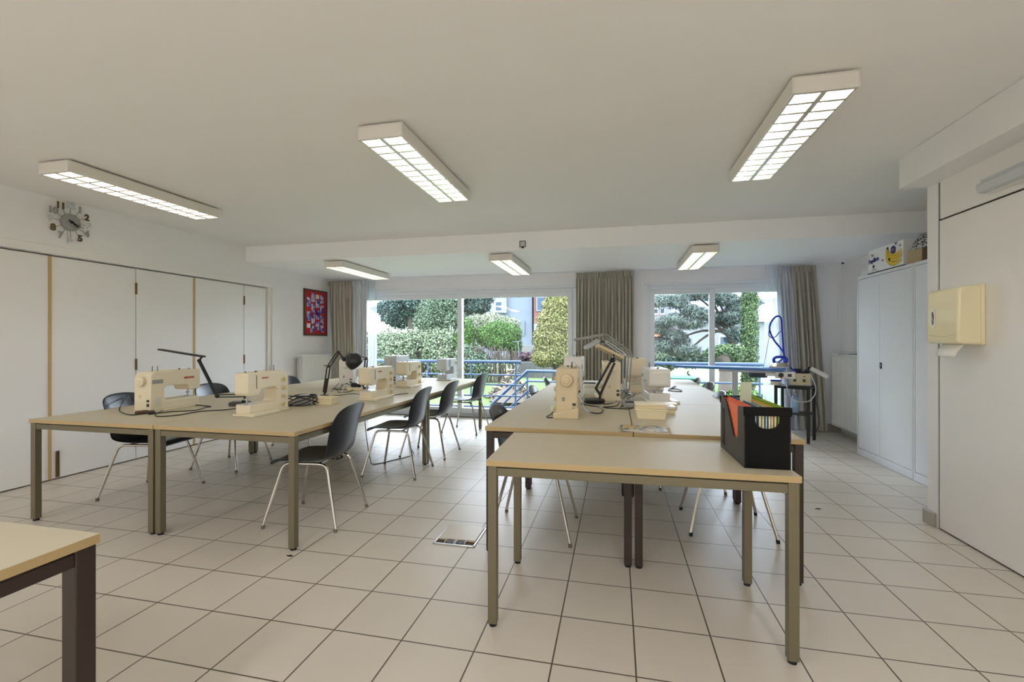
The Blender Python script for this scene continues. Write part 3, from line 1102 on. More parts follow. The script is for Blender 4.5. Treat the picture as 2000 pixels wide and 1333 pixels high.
cable('power_cable', 'black cable looping beside the handwheel of the machine with its back turned', [(262, 792, .03), (254, 792, .07), (243, 795, .05), (233, 801), (240, 808), (258, 812), (285, 809), (310, 808)], TL, 0.004)
cable('power_cable', 'long black cable curling across the front of the folding door side table', [(290, 811), (330, 806), (380, 803), (402, 797), (412, 796), (400, 794), (360, 792), (330, 798), (304, 811), (312, 815), (350, 812), (392, 805), (440, 802), (460, 799)], TL, 0.0042)
cable('power_cable', 'thin cable running over the table between the two cream machines with dials', [(640, 775), (665, 773), (690, 770), (715, 773), (760, 773), (790, 770), (797, 769)], TL)
cable('power_cable', 'dark cable arching behind the third cream machine', [(816, 748, .02), (826, 744, .07), (833, 737, .1), (832, 743, .03), (822, 749), (812, 750)], TL)
cable('power_cable', 'black cable bundle heaped beside the sprung arm lamp', [(648, 765), (658, 757, .02), (668, 752, .05), (664, 762), (650, 760), (672, 764, .01), (690, 760, .02), (684, 766), (660, 767), (676, 757, .04), (696, 761)], TL, 0.0045)
cable('power_cable', 'white cable bent up out of the power strip', [(668, 768), (674, 757, .04), (684, 752, .06), (692, 752, .06), (694, 757, .04)], TL, 0.004, 'white')
cable('power_cable', 'thin black lead hanging off the tan handwheel machine', [(1089, 800, .09), (1087, 803, .05), (1079, 810, .01), (1068, 815), (1070, 817), (1082, 817)], TR)
cable('power_cable', 'black lead looping from the tan machine socket over the table', [(1131, 783, .06), (1136, 790, .03), (1144, 801), (1158, 808), (1174, 808), (1177, 801), (1168, 796), (1148, 793), (1135, 790)], TR, 0.0042)
cable('power_cable', 'black lead curving past the front of the round lamp base', [(1180, 791), (1196, 789), (1210, 782), (1218, 779), (1210, 785), (1204, 794), (1178, 797), (1200, 799), (1228, 800), (1240, 797)], TR, 0.004)
cable('power_cable', 'black plug lead propped on the grey foot pedal', [(1211, 799), (1218, 793, .01), (1228, 787, .03), (1241, 783, .05)], TR, 0.004)
cable('power_cable', 'grey lead tossed on the empty table beyond the needle-end machine', [(1306, 762), (1315, 757), (1320, 755), (1318, 758), (1308, 761), (1320, 761), (1332, 765), (1325, 766), (1305, 764)], TR, 0.0045, 'slate')
cable('power_cable', 'dark tangle of leads at the foot of the pale desk lamps', [(1212, 775), (1220, 768, .02), (1226, 774, .03), (1218, 782), (1228, 784), (1234, 776, .02), (1222, 778, .04), (1214, 770, .03), (1210, 778)], TR, 0.0045)

# grey foot pedal wrapped in its cable, near machine two
c = on(590, 792, TL)
r = thing('foot_pedal', 'grey foot pedal wrapped in its cable beside the small cream tub', 'foot pedal', (c.x, c.y, TL), 0.5, 'foot pedals on the tables')
MB().prism([(-0.09, 0), (0.09, 0), (0.09, 0.07), (0.02, 0.085), (-0.09, 0.035)], -0.05, 0.05, 'y').build('pedal', M['grey'], r, bevel=0.008)
MB().box(-0.02, 0.06, -0.052, 0.052, 0.083, 0.088, mat4=Matrix.Rotation(-0.05, 4, 'Y')).build('label_sticker', M['lgrey'], r)
wr = MB()
for k in range(6):
    o_ = 0.012 * k
    ph = k * 0.9
    pts = [(0.12 * math.cos(t + ph) * (1 + 0.1 * math.sin(2 * t + k)), 0.068 * math.sin(t + ph), max(0.004, 0.045 + 0.042 * math.sin(t * 1.0 + k * 1.7))) for t in [2 * PI * j / 16 for j in range(17)]]
    wr.tube(spline(pts, 3), 0.0042, 6)
wr.build('wrapped_cable', M['black'], r)
# small black pedal under the arm lamp clamp
c = on(452, 797, TL)
r = thing('foot_pedal', 'dark grey foot pedal lying behind the dial machine at the front edge', 'foot pedal', (c.x - 0.03, c.y + 0.12, TL), 0.3, 'foot pedals on the tables')
MB().box(-0.07, 0.07, -0.05, 0.05, 0, 0.035).build('pedal', M['dgrey'], r, bevel=0.006)
MB().box(-0.05, 0.05, -0.035, 0.035, 0.035, 0.045).build('tread', M['grey'], r, bevel=0.003)
# dark plug on the front table cable
c = on(283, 808, TL)
r = thing('cable_switch', 'dark inline switch on the cable by the turned-back machine', 'cable switch', (c.x, c.y, TL), 0.4)
MB().box(-0.06, 0.06, -0.02, 0.02, 0, 0.02).build('switch_body', M['brownbox'], r, bevel=0.005)
MB().box(-0.015, 0.015, -0.008, 0.008, 0.02, 0.024).build('rocker', M['black'], r, bevel=0.001)
# grey foot pedal on the middle tables
c = on(1234, 796, TR)
r = thing('foot_pedal', 'grey foot pedal beside the cream storage tub on the middle tables', 'foot pedal', (c.x, c.y + 0.03, TR), 0.15, 'foot pedals on the tables')
MB().prism([(-0.06, 0), (0.06, 0), (0.06, 0.05), (-0.06, 0.025)], -0.07, 0.07, 'x').build('pedal', M['grey'], r, bevel=0.006)
MB().box(-0.05, 0.05, -0.02, 0.02, 0.034, 0.04, mat4=Matrix.Rotation(0.2, 4, 'X')).build('tread', M['dgrey'], r, bevel=0.002)
# power strip
c = on(692, 763, TL)
r = thing('power_strip', 'cream power strip with black plugs among the tangled cables', 'power strip', (c.x, c.y, TL), 0.1)
MB().box(-0.09, 0.09, -0.03, 0.03, 0, 0.035).build('strip_body', M['tub'], r, bevel=0.006)
for k in range(3):
    MB().cyl((-0.055 + 0.055 * k, 0, 0.034), (-0.055 + 0.055 * k, 0, 0.036), 0.019, n=20).build('socket', M['lgrey'], r)
MB().box(-0.03, 0.03, -0.022, 0.022, 0.036, 0.085).build('plug', M['black'], r, bevel=0.006)
MB().box(0.04, 0.075, -0.018, 0.018, 0.036, 0.07).build('plug', M['black'], r, bevel=0.005)


def tub(name, label, x, y, z, rz, lx, ly, h, lid=True, m='tub'):
    r = thing(name, label, 'tub', (x, y, z), rz)
    b = MB()
    t = 0.003
    k = 0.92
    o0 = [(-lx * k, -ly * k), (lx * k, -ly * k), (lx * k, ly * k), (-lx * k, ly * k)]
    o1 = [(-lx, -ly), (lx, -ly), (lx, ly), (-lx, ly)]
    i1 = [(p * (1 - t / lx), q_ * (1 - t / ly)) for p, q_ in o1]
    vs = [(p, q_, 0) for p, q_ in o0] + [(p, q_, h) for p, q_ in o1] + [(p, q_, h) for p, q_ in i1] + [(p * .97, q_ * .97, 0.004) for p, q_ in o0]
    fs = [(3, 2, 1, 0)]
    for i in range(4):
        j = (i + 1) % 4
        fs += [(i, j, 4 + j, 4 + i), (4 + i, 4 + j, 8 + j, 8 + i), (8 + i, 8 + j, 12 + j, 12 + i)]
    fs.append((12, 13, 14, 15))
    b._add(vs, fs)
    b.build('tub_body', M[m], r, bevel=0.004)
    if lid:
        MB().box(-lx - 0.006, lx + 0.006, -ly - 0.006, ly + 0.006, h - 0.006, h + 0.006).build('lid', M[m], r, bevel=0.004)
    else:
        rm = MB()
        for (xa, xb, ya, yb) in ((-lx - .005, lx + .005, -ly - .005, -ly + .002), (-lx - .005, lx + .005, ly - .002, ly + .005), (-lx - .005, -lx + .002, -ly, ly), (lx - .002, lx + .005, -ly, ly)):
            rm.box(xa, xb, ya, yb, h - 0.012, h + 0.002)
        rm.build('rim', M[m], r, bevel=0.002)
    return r


c = on(631, 791, TL)
tub('storage_tub', 'small open cream tub beside the wrapped grey pedal', c.x, c.y + 0.05, TL, 0.1, 0.078, 0.06, 0.062, False)
c = on(1272, 820, TR)
tub('storage_tub', 'lower cream tub of the stack behind the magazines', c.x, c.y + 0.075, TR, 0.02, 0.094, 0.072, 0.06, True)
tub('storage_tub', 'upper cream tub of the stack behind the magazines', c.x - 0.002, c.y + 0.078, TR + 0.0665, 0.03, 0.094, 0.07, 0.026, True)
c = on(1305, 812, TR)
r = thing('notebook_stack', 'cream pad stack poking out past the storage tubs', 'pads', (c.x + 0.00, c.y + 0.17, TR), 0.05)
MB().box(-0.055, 0.055, -0.07, 0.07, 0, 0.02).build('lower_pad', M['tub'], r, bevel=0.002)
MB().box(-0.05, 0.058, -0.06, 0.07, 0.0205, 0.028).build('middle_pad', M['creamd'], r, bevel=0.002)
MB().box(-0.05, 0.06, -0.06, 0.075, 0.0285, 0.045).build('upper_pad', M['white'], r, bevel=0.002)
# extension tray of the needle-end machine
c = on(1303, 798, TR)
r = thing('tray_box', 'white accessory tray in front of the needle-end machine', 'tray', (c.x + 0.015, c.y + 0.06, TR), 0.05)
MB().box(-0.06, 0.06, -0.05, 0.05, 0, 0.022).build('tray_body', M['white'], r, bevel=0.004)
MB().box(-0.058, 0.058, -0.048, 0.048, 0.0225, 0.034).build('tray_lid', M['tub'], r, bevel=0.003)

# magazines
mcover = photo_mat('magazine_cover', 26, 3.3, (92, 88, 92), (205, 190, 150))
c0, c1, c2 = on(1224, 853, TR), on(1305, 852, TR), on(1216, 828, TR)
for k, (nm, lab, col, dx, dz, rot) in enumerate((
        ('magazine', 'lower tan magazine sticking out beneath the printed one', 'tan', 0.012, 0.0, -0.06),
        ('magazine', 'printed magazine with grey and yellow cover at the table edge', None, -0.012, 0.0065, 0.03))):
    cx, cy = (c0.x + c1.x) / 2 + dx, (c0.y + c2.y) / 2 + 0.008
    r = thing(nm, lab, 'magazine', (cx, cy, TR + dz), rot, 'magazines at the table edge')
    MB().box(-0.118, 0.118, -0.078, 0.078, 0.001, 0.0052).build('pages', M['paper'], r)
    MB().box(-0.122, 0.122, -0.08, 0.08, 0.0053, 0.006).box(-0.122, 0.122, -0.08, 0.08, 0.0, 0.0008).box(-0.1225, -0.1195, -0.08, 0.08, 0, 0.006).build('cover', M['tan'] if col else mcover, r)
    if not col:
        MB().box(-0.11, -0.045, 0.02, 0.05, 0.006, 0.0064).build('cover_title', M['yellow'], r)

# sheet, white papers near the middle curtain
c = on(1163, 742, TR)
r = thing('paper_tray', 'white open paper box below the middle curtain', 'box', (-0.2, 5.3, TR))
MB().box(-0.17, 0.17, -0.12, 0.12, 0, 0.05).build('box_body', M['white'], r, bevel=0.004)
MB().box(0.06, 0.14, -0.03, 0.03, 0.05, 0.11).build('blue_carton', M['tealf'], r, bevel=0.002)
MB().box(-0.1, 0.03, -0.08, 0.06, 0.05, 0.054).build('sheet', M['paper'], r)


# file box with folders, on the narrow table
fb = Vector((0.605, 2.285, 0.742))
r = thing('file_box', 'black plastic file box with orange and green folders on the narrow table', 'file box', fb, math.radians(1.0))
hx, hy, H = 0.088, 0.205, 0.255
t = 0.004
side = MB()


def plate_y(mb, outline, y0, y1):
    mb.prism(outline, y0, y1, 'y')


# front (towards the camera) and back walls with a rounded hand hole, built from strips around the hole
for ys in (-hy, hy - t):
    w = MB()
    hz0, hz1, hr = 0.165, 0.218, 0.046
    lo = [(-hx, 0), (hx, 0), (hx, hz1), (hr, hz1)]
    curve = [(hr * math.cos(a_), hz1 - 0.02 - (hz1 - 0.02 - hz0) * math.sin(a_)) for a_ in [PI * k / 12 for k in range(13)]]
    w.prism(lo + curve + [(-hr, hz1), (-hx, hz1)], ys, ys + t, 'y')
    w.box(-hx, hx, ys, ys + t, hz1, H)
    w.build('end_wall', M['boxblack'], r, smooth=False)
    MB().box(-hx - 0.004, hx + 0.004, ys - 0.004 if ys < 0 else ys, ys + t if ys < 0 else ys + t + 0.004, H - 0.036, H).build('end_rim', M['boxblack'], r, bevel=0.002)
MB().box(-hx, hx, -hy + t, hy - t, 0, 0.005).build('bottom', M['black'], r)
# long side with a low scooped opening
n = 14
for xs in (-hx, hx - t):
    ol = [(-hy, 0), (hy, 0), (hy, H)]
    ol += [(hy - 0.02, H)]
    for k in range(n + 1):
        a_ = k / n
        yy = hy - 0.03 - a_ * 0.20
        zz = H - (H - 0.10) * (1 - math.cos(a_ * PI / 2)) ** 1.0
        ol.append((yy, zz))
    ol += [(hy - 0.24, 0.10), (-hy + 0.10, 0.105), (-hy + 0.10, H - 0.01), (-hy, H)]
    w = MB().prism(ol, xs, xs + t, 'x')
    w.build('side_wall', M['dgrey'], r, smooth=False)
    for yy in (0.12, 0.14, 0.16):
        MB().box(xs - 0.002 if xs < 0 else xs + t, xs if xs < 0 else xs + t + 0.002, yy, yy + 0.008, 0.02, 0.20).build('rib', M['legdark'], r)
fold = [(-0.074, 'orange', 0.245, 0.0), (-0.060, 'orange', 0.250, 0.0), (-0.040, 'tealf', 0.250, 0.01), (-0.024, 'manila', 0.245, 0.0), (-0.012, 'manila', 0.242, 0), (0.0, 'tealf', 0.24, 0),
        (0.012, 'manila', 0.243, 0), (0.022, 'yellow', 0.250, 0), (0.034, 'manila', 0.24, 0), (0.048, 'green', 0.256, 0), (0.064, 'green', 0.248, 0)]
FN = {'orange': ('orange card folder', 'folder'), 'tealf': ('blue card folder', 'folder'), 'manila': ('cream paper folder', 'folder'), 'yellow': ('yellow card folder', 'folder'), 'green': ('lime green card folder', 'folder')}
cnt = {}
WH = {('orange', 1): 'against the scooped side of the file box', ('orange', 2): 'standing second from the scooped side of the file box', ('tealf', 1): 'behind the two orange ones in the file box',
      ('manila', 1): 'just behind the tall pale card in the file box', ('manila', 2): 'second past the tall pale card in the file box', ('tealf', 2): 'between cream ones, seen through the hand hole of the file box',
      ('manila', 3): 'between the blue and yellow ones in the file box', ('yellow', 1): 'near the middle of the file box', ('manila', 4): 'between the yellow and green ones in the file box',
      ('green', 1): 'filling the hand hole end of the file box', ('green', 2): 'pressed to the wall side of the file box'}
for dx, cname, h, yo in fold:
    cnt[cname] = cnt.get(cname, 0) + 1
    f = MB()
    f.box(-0.0035, -0.0028, -hy + 0.012, hy - 0.012, 0, h - 0.008)
    f.box(-0.0024, 0.0024, -hy + 0.016, hy - 0.016, 0.002, h - 0.02, 1)
    f.box(0.0028, 0.0035, -hy + 0.012, hy - 0.012, 0, h)
    ob = f.build('folder', [M[cname], M['paper']], None, smooth=False)
    ob.location = fb + Vector((dx, 0.0, 0.006))
    ob.rotation_euler = (0, 0, math.radians(1.0))
    tag(ob, FN[cname][0] + ' ' + WH[(cname, cnt[cname])], 'folder', 'folders in the black file box')
ob = MB().box(-0.028, 0.028, -0.0008, 0.0008, 0, 0.335).build('index_card', M['tag'])
ob.location = fb + Vector((-0.030, 0.02, 0.006))
ob.rotation_euler = (0.05, 0, 0.35)
tag(ob, 'tall pale green card standing out of the black file box', 'card')


# ------------------------------------------------------------------ wall clock
r = thing('wall_clock', 'wall clock with grey disc and loose numerals above the folding doors', 'clock', (XL + 0.004, 3.268, 2.372))
# local: x out of the wall; clock face spans y (to the right as seen is +y) and z
MB().lathe([(0, 0.0), (0.07, 0.0), (0.078, 0.004), (0.078, 0.024), (0.076, 0.028), (0, 0.028)], (0, 0, 0), 40, axis=(1, 0, 0)).build('face', M['grey'], r)
sp = MB()
cols = {12: 'lgrey', 1: 'grey', 2: 'hinge', 3: 'lgrey', 4: 'grey', 5: 'hinge', 6: 'lgrey', 7: 'grey', 8: 'hinge', 9: 'lgrey', 10: 'grey', 11: 'hinge'}
base_rot = Matrix.Rotation(PI / 2, 4, 'Z') @ Matrix.Rotation(PI / 2, 4, 'X')
for hnum in range(1, 13):
    an = PI / 2 - hnum * PI / 6
    cy, cz = math.cos(an), math.sin(an)
    sp.tube([(0.012, cy * 0.07, cz * 0.07), (0.012, cy * 0.132, cz * 0.132)], 0.0018, 6)
    text_obj(str(hnum), 'numeral', M[cols[hnum]], 0.08, Matrix.Translation((0.014, cy * 0.157, cz * 0.155)) @ base_rot, r, 0.004, 0.004)
sp.build('spokes', M['hinge'], r)


def hand(nm, hour_an, L, w_):
    an = PI / 2 - hour_an
    d = Vector((0, math.cos(an), math.sin(an)))
    MB().bar(Vector((0.034, 0, 0)) - d * 0.03, Vector((0.034, 0, 0)) + d * L, w_, 0.003).build(nm, M['ink'], r)


hand('hour_hand', 4.3 / 12 * 2 * PI, 0.062, 0.014)
hand('minute_hand', 18.5 / 60 * 2 * PI, 0.10, 0.006)
MB().cyl((0.026, 0, 0), (0.042, 0, 0), 0.012).build('hub', M['ink'], r)
ob = MB().tube([(XL + 0.006, 3.25, 2.17), (XL + 0.006, 3.25, 2.30)], 0.0016, 6).build('clock_cord', M['grey'])
tag(ob, 'thin cord hanging down the wall below the clock', 'cord')

# ------------------------------------------------------------------ red picture board
r = thing('picture_board', 'dark-framed red board with small blue and white prints on the wall above the radiator', 'picture board', (XL, 6.855, 1.745))
hy_, hz_ = 0.305, 0.385
MB().box(0.004, 0.016, -hy_ + 0.02, hy_ - 0.02, -hz_ + 0.02, hz_ - 0.02).build('backing', M['red'], r)
fr = MB()
fr.box(0, 0.028, -hy_, -hy_ + 0.026, -hz_, hz_).box(0, 0.028, hy_ - 0.026, hy_, -hz_, hz_)
fr.box(0, 0.028, -hy_ + 0.026, hy_ - 0.026, -hz_, -hz_ + 0.026).box(0, 0.028, -hy_ + 0.026, hy_ - 0.026, hz_ - 0.026, hz_)
fr.build('frame', M['frame'], r, bevel=0.004)
# columns of cards: (column y, centre z fraction, height)
cards = [(-0.19, .17, .155), (-0.19, -.06, .155), (-0.19, -.22, .075), (-0.075, .255, .15), (-0.075, .075, .15), (-0.075, -.11, .155), (-0.10, -.275, .12),
         (0.04, .275, .07), (0.04, .155, .14), (0.04, -.035, .15), (0.04, -.22, .145), (0.16, .235, .15), (0.16, .06, .15), (0.16, -.115, .15), (0.16, -.265, .12)]
for i, (cy, cz, ch) in enumerate(cards):
    pale = i in (2, 7)
    cm = M['paper'] if pale else photo_mat('print_%d' % i, 16, i * 2.7, (24, 40, 150), (226, 232, 240))
    MB().box(0.016, 0.019, cy - 0.044, cy + 0.044, cz - ch / 2, cz + ch / 2).build('print', cm, r)


# ------------------------------------------------------------------ radiators
def radiator(label, y0, y1, z0, z1, xf, sgn, valve):
    """flat to a side wall; xf = front face x, sgn = direction the front looks to"""
    r = thing('radiator', label, 'radiator', (xf, (y0 + y1) / 2, 0))
    hl = (y1 - y0) / 2
    th = 0.09
    n = int((y1 - y0) / 0.033)
    pts = []
    for k in range(n + 1):
        y_ = -hl + 0.012 + k * (2 * hl - 0.024) / n
        pts += [(y_ - 0.009, 0.0), (y_ + 0.003, 0.0), (y_ + 0.007, -0.008), (y_ + 0.015, -0.008)]
    rows = []
    for z_ in (z0 + 0.03, z1 - 0.03):
        rows.append([(sgn * d, y_, z_) for y_, d in pts])
    MB().grid(rows).build('front_plate', M['radiator'], r, smooth=False)
    b = MB()
    b.box(min(-sgn * .012, -sgn * th), max(-sgn * .012, -sgn * th), -hl, hl, z0, z1)
    b.box(min(sgn * .002, -sgn * .014), max(sgn * .002, -sgn * .014), -hl, hl, z0, z0 + 0.03)
    b.box(min(sgn * .002, -sgn * .014), max(sgn * .002, -sgn * .014), -hl, hl, z1 - 0.03, z1)
    b.build('panel', M['radiator'], r, bevel=0.006)
    if valve:
        v = MB()
        v.cyl((-sgn * 0.045, -hl, z1 - 0.05), (-sgn * 0.045, -hl - 0.05, z1 - 0.05), 0.012)
        v.cyl((-sgn * 0.045, -hl - 0.05, z1 - 0.05), (-sgn * 0.045, -hl - 0.115, z1 - 0.05), 0.022)
        v.cyl((-sgn * 0.045, -hl - 0.04, z1 - 0.04), (-sgn * 0.045, -hl - 0.04, 0.0), 0.008)
        v.build('valve', M['chrome'], r)
    fe = MB()
    for yy in (-hl + 0.12, hl - 0.12):
        fe.box(min(-sgn * 0.03, -sgn * (abs(xf - (XL if sgn > 0 else XR)) - 0.022)), max(-sgn * 0.03, -sgn * (abs(xf - (XL if sgn > 0 else XR)) - 0.022)), yy - 0.02, yy + 0.02, z0 + 0.1, z1 - 0.1)
    fe.build('bracket', M['radiator'], r)
    return r


radiator('white ribbed radiator under the red picture board', 6.34, 7.12, 0.28, 1.05, -4.82, 1, True)
radiator('white ribbed radiator between the window wall and the steel cabinet', 6.25, 7.19, 0.11, 1.095, 2.91, -1, False)
ob = MB().box(-0.04, 0.09, -0.15, 0.15, 0, 0.008).box(-0.035, 0.085, -0.145, 0.145, 0.008, 0.016, 1).build('folder', [M['tealf'], M['paper']])
ob.location = (2.955, 6.86, 1.0955)
tag(ob, 'flat blue folder lying on the radiator beside the cabinet', 'folder')


# ------------------------------------------------------------------ curtains
def curtain(label, xt0, xt1, xb0, xb1, y, zt, zb, folds, m, amp=0.035, name='curtain', bow=0.0, ph=0.0, head=True, cat='curtain', group=None):
    r = thing(name, label, cat, ((xt0 + xt1) / 2, y, 0), 0, group)
    cx = (xt0 + xt1) / 2
    nu, nv = folds * 10, 22
    rows = []
    rnd = np.random.default_rng(int(abs(xt0 * 100)) + folds)
    jit = rnd.uniform(-0.35, 0.35, folds + 2)
    for j in range(nv + 1):
        tv = j / nv
        z = zt + (zb - zt) * tv
        e = tv ** (1 + bow)
        xa, xb = xt0 + (xb0 - xt0) * e, xt1 + (xb1 - xt1) * e
        A = amp * (0.4 + 0.6 * min(1, tv * 5))
        row = []
        for k in range(nu + 1):
            u = k / nu
            fi = u * folds
            i0 = int(min(fi, folds))
            s_ = math.sin(2 * PI * fi + jit[i0] * math.sin(PI * (fi - i0)) * 2 + ph)
            yy = y + A * s_ * (0.75 + 0.35 * jit[i0]) + 0.01 * math.sin(tv * 4 + u * 9)
            xx = xa + (xb - xa) * u + 0.006 * math.sin(tv * 5 + k)
            row.append((xx - cx, yy - y, z))
        rows.append(row)
    o = MB().grid(rows).build('cloth', m, r, sharp=180, recalc=False)
    if head:
        pl = MB()
        for k in range(folds):
            u = (k + 0.25) / folds
            x_ = xt0 + (xt1 - xt0) * u - cx
            pl.prism([(x_ - 0.012, -amp * 0.6), (x_ + 0.012, -amp * 0.6), (x_ + 0.005, -amp * 0.6 - 0.016), (x_ - 0.005, -amp * 0.6 - 0.016)], zt - 0.09, zt - 0.002, 'z')
        pl.build('pleat_tape', m, r)
    return r


CY = YB - 0.12
curtain('taupe curtain bunched in the corner behind the round black lamp', -4.90, -4.42, -4.80, -4.36, CY - 0.02, ZL - 0.035, 0.04, 8, M['curtain'], 0.046)
curtain('grey inner curtain beside the taupe corner one', -4.44, -4.17, -4.36, -4.16, CY, ZL - 0.035, 0.04, 4, M['curtaing'], 0.04)
curtain('white sheer hanging at the corner end of the garden door', -4.20, -4.02, -4.18, -3.99, CY + 0.04, ZL - 0.035, 0.04, 5, M['sheer'], 0.014, 'sheer_curtain', head=False)
curtain('taupe curtain half nearest the sliding garden door between the two windows', -0.60, -0.13, -0.61, -0.13, CY, ZL - 0.03, 0.03, 9, M['curtain'], 0.05)
curtain('taupe curtain half nearest the pine window between the two windows', -0.14, 0.27, -0.14, 0.27, CY - 0.025, ZL - 0.02, 0.03, 8, M['curtain'], 0.048)
curtain('taupe curtain behind the steam station', 2.38, 2.70, 2.50, 2.84, CY - 0.03, ZL - 0.03, 0.03, 6, M['curtain'], 0.05)
curtain('grey lining curtain pulled aside between sheer and taupe ones', 2.20, 2.40, 2.30, 2.54, CY - 0.0, ZL - 0.03, 0.03, 4, M['curtaing'], 0.04)
curtain('white sheer curtain gathered behind the iron', 2.06, 2.24, 2.02, 2.36, CY - 0.055, ZL - 0.03, 0.03, 8, M['sheer'], 0.022, 'sheer_curtain', head=False)

r = thing('curtain_rail', 'white curtain track along the lower ceiling over both windows', 'curtain rail', (0, CY, ZL))
MB().box(XL + 0.03, XR - 0.03, -0.012, 0.012, -0.018, 0.0).build('track', M['pvc'], r, bevel=0.002)
MB().box(XR - 0.05, XR - 0.02, -0.015, 0.015, -0.022, 0.0).build('end_stop', M['dgrey'], r, bevel=0.002)
ob = MB().tube([(2.98, CY, ZL - 0.02), (2.98, CY, 0.9)], 0.004, 6).build('pull_cord', M['white'])
tag(ob, 'white pull cord hanging from the curtain track by the room corner', 'cord')

# ------------------------------------------------------------------ steel cabinets and what stands on them
XC = 2.65


def cabinet(label, y0, y1, lock):
    r = thing('steel_cabinet', label, 'cabinet', (XC, (y0 + y1) / 2, 0), 0, 'tall steel cabinets')
    hl = (y1 - y0) / 2 - 0.002
    b = MB()
    dp = XR - XC - 0.005
    b.box(0.022, dp, -hl, hl, 0, 1.985)
    b.box(0, 0.022, -hl, -hl + 0.022, 0, 1.985).box(0, 0.022, hl - 0.022, hl, 0, 1.985)
    b.box(0, 0.022, -hl + 0.022, hl - 0.022, 0, 0.075).box(0, 0.022, -hl + 0.022, hl - 0.022, 1.955, 1.985)
    b.build('carcass', M['cabinet'], r, bevel=0.002)
    for s_, (a, c_) in enumerate(((-hl + 0.025, 0.048), (0.051, hl - 0.025))):
        d = MB().box(0.002, 0.02, a, c_, 0.079, 1.951).build('door', M['cabinet'], r, bevel=0.003)
        if lock and s_ == 0:
            MB().box(-0.004, 0.002, 0.008, 0.042, 0.985, 1.05).build('lock_plate', M['black'], d, bevel=0.003)
            MB().lathe([(0.013, 0), (0.013, 0.01), (0.006, 0.012), (0, 0.012)], (-0.004, 0.025, 1.018), 18, axis=(-1, 0, 0)).build('lock_knob', M['steel'], d)
    return r


cabinet('tall pale steel cabinet with a black lock beside the radiator', 4.915, 5.915, True)
cabinet('tall pale steel cabinet partly hidden by the wall corner', 3.91, 4.912, False)

ZT = 1.985
# banana carton
r = thing('banana_carton', 'white banana carton with yellow bunch print on top of the steel cabinet', 'carton', (XC + 0.02, 5.41, ZT), 0)
hl, hh, dp = 0.31, 0.255, 0.36
b = MB()
b.box(0, dp, -hl, hl, 0.012, hh)
b.build('carton_body', M['card'], r, bevel=0.003)
MB().box(-0.004, dp, -hl - 0.004, hl + 0.004, 0, 0.014).build('carton_foot', M['ink'], r)
# prints lie on the face looking into the room (-x) and on the near end (-y)
face = Matrix.Translation((-0.002, 0, 0)) @ Matrix.Rotation(-PI / 2, 4, 'Z') @ Matrix.Rotation(PI / 2, 4, 'X')


def fpt(y_, z_):     # a point on the -x face: local +u runs towards -y
    return Vector((-0.003, y_, z_))


text_obj('Papillon', 'lettering', M['navy'], 0.062, face @ Matrix.Translation((-0.20, 0.140, 0)) @ Matrix.Rotation(0.10, 4, 'Z'), r, 0.002, 0.0018)
def bez(p0, p1, p2, p3, t):
    q = 1 - t
    return tuple(q ** 3 * a + 3 * q * q * t * b_ + 3 * q * t * t * c_ + t ** 3 * d_ for a, b_, c_, d_ in zip(p0, p1, p2, p3))


def crescent(mb, ctrl, w_, x_):
    """flat printed banana on the -x face; (u, v) with u to the right as seen"""
    vs, fs, N = [], [], 16
    for j in range(N + 1):
        t = j / N
        a, b_ = bez(*ctrl, max(0, t - .02)), bez(*ctrl, min(1, t + .02))
        d = Vector((b_[0] - a[0], b_[1] - a[1])).normalized()
        c_ = bez(*ctrl, t)
        ww = w_ * max(0.22, math.sin(PI * (0.12 + 0.8 * t)) ** 0.7)
        vs += [(x_, -(c_[0] - d[1] * ww), c_[1] + d[0] * ww), (x_, -(c_[0] + d[1] * ww), c_[1] - d[0] * ww)]
    for j in range(N):
        fs.append((2 * j, 2 * j + 1, 2 * j + 3, 2 * j + 2))
    mb._add(vs, fs)


BAN = [((0.055, .215), (.075, .13), (.17, .11), (.290, .170), .013), ((0.053, .215), (.055, .11), (.17, .075), (.302, .145), .014),
       ((0.05, .215), (.03, .09), (.16, .045), (.305, .115), .015), ((0.047, .215), (.005, .07), (.15, .01), (.295, .068), .017)]
bo_, bp = MB(), MB()
for k, (p0, p1, p2, p3, ww) in enumerate(BAN):
    crescent(bo_, (p0, p1, p2, p3), ww + 0.003, -0.0022 - 0.0006 * k)
    crescent(bp, (p0, p1, p2, p3), ww, -0.0025 - 0.0006 * k)
bo_.box(-0.005, -0.002, -0.068, -0.045, 0.208, 0.228)
bo_.build('banana_outline', M['ink'], r, smooth=False)
bp.build('banana_print', M['banana'], r, smooth=False)
MB().cyl((-0.002, -0.155, 0.185), (-0.006, -0.155, 0.185), 0.04, n=28).build('round_sticker', M['navy'], r)
MB().box(-0.0068, -0.0058, -0.178, -0.132, 0.186, 0.192).build('sticker_line', M['yellow'], r)
MB().box(-0.0068, -0.0058, -0.172, -0.138, 0.172, 0.178).build('sticker_line', M['redink'], r)
MB().cyl((-0.003, 0.20, 0.075), (-0.0045, 0.20, 0.075), 0.016, n=20).cyl((-0.003, -0.09, 0.10), (-0.0065, -0.09, 0.10), 0.014, n=16).build('hole', M['ink'], r)
bt = MB()
for yy, zz, s_ in ((0.22, 0.19, 1), (0.03, 0.11, .8), (-0.20, 0.235, 1), (-0.265, 0.205, .8)):
    for sg in (-1, 1):
        bt._add([(-0.004, yy, zz - 0.012 * s_), (-0.004, yy + sg * 0.028 * s_, zz + 0.012 * s_), (-0.004, yy + sg * 0.012 * s_, zz + 0.018 * s_), (-0.004, yy, zz + 0.004 * s_)], [(0, 1, 2, 3)])
bt.build('butterfly_print', [M['hinge']], r, smooth=False)
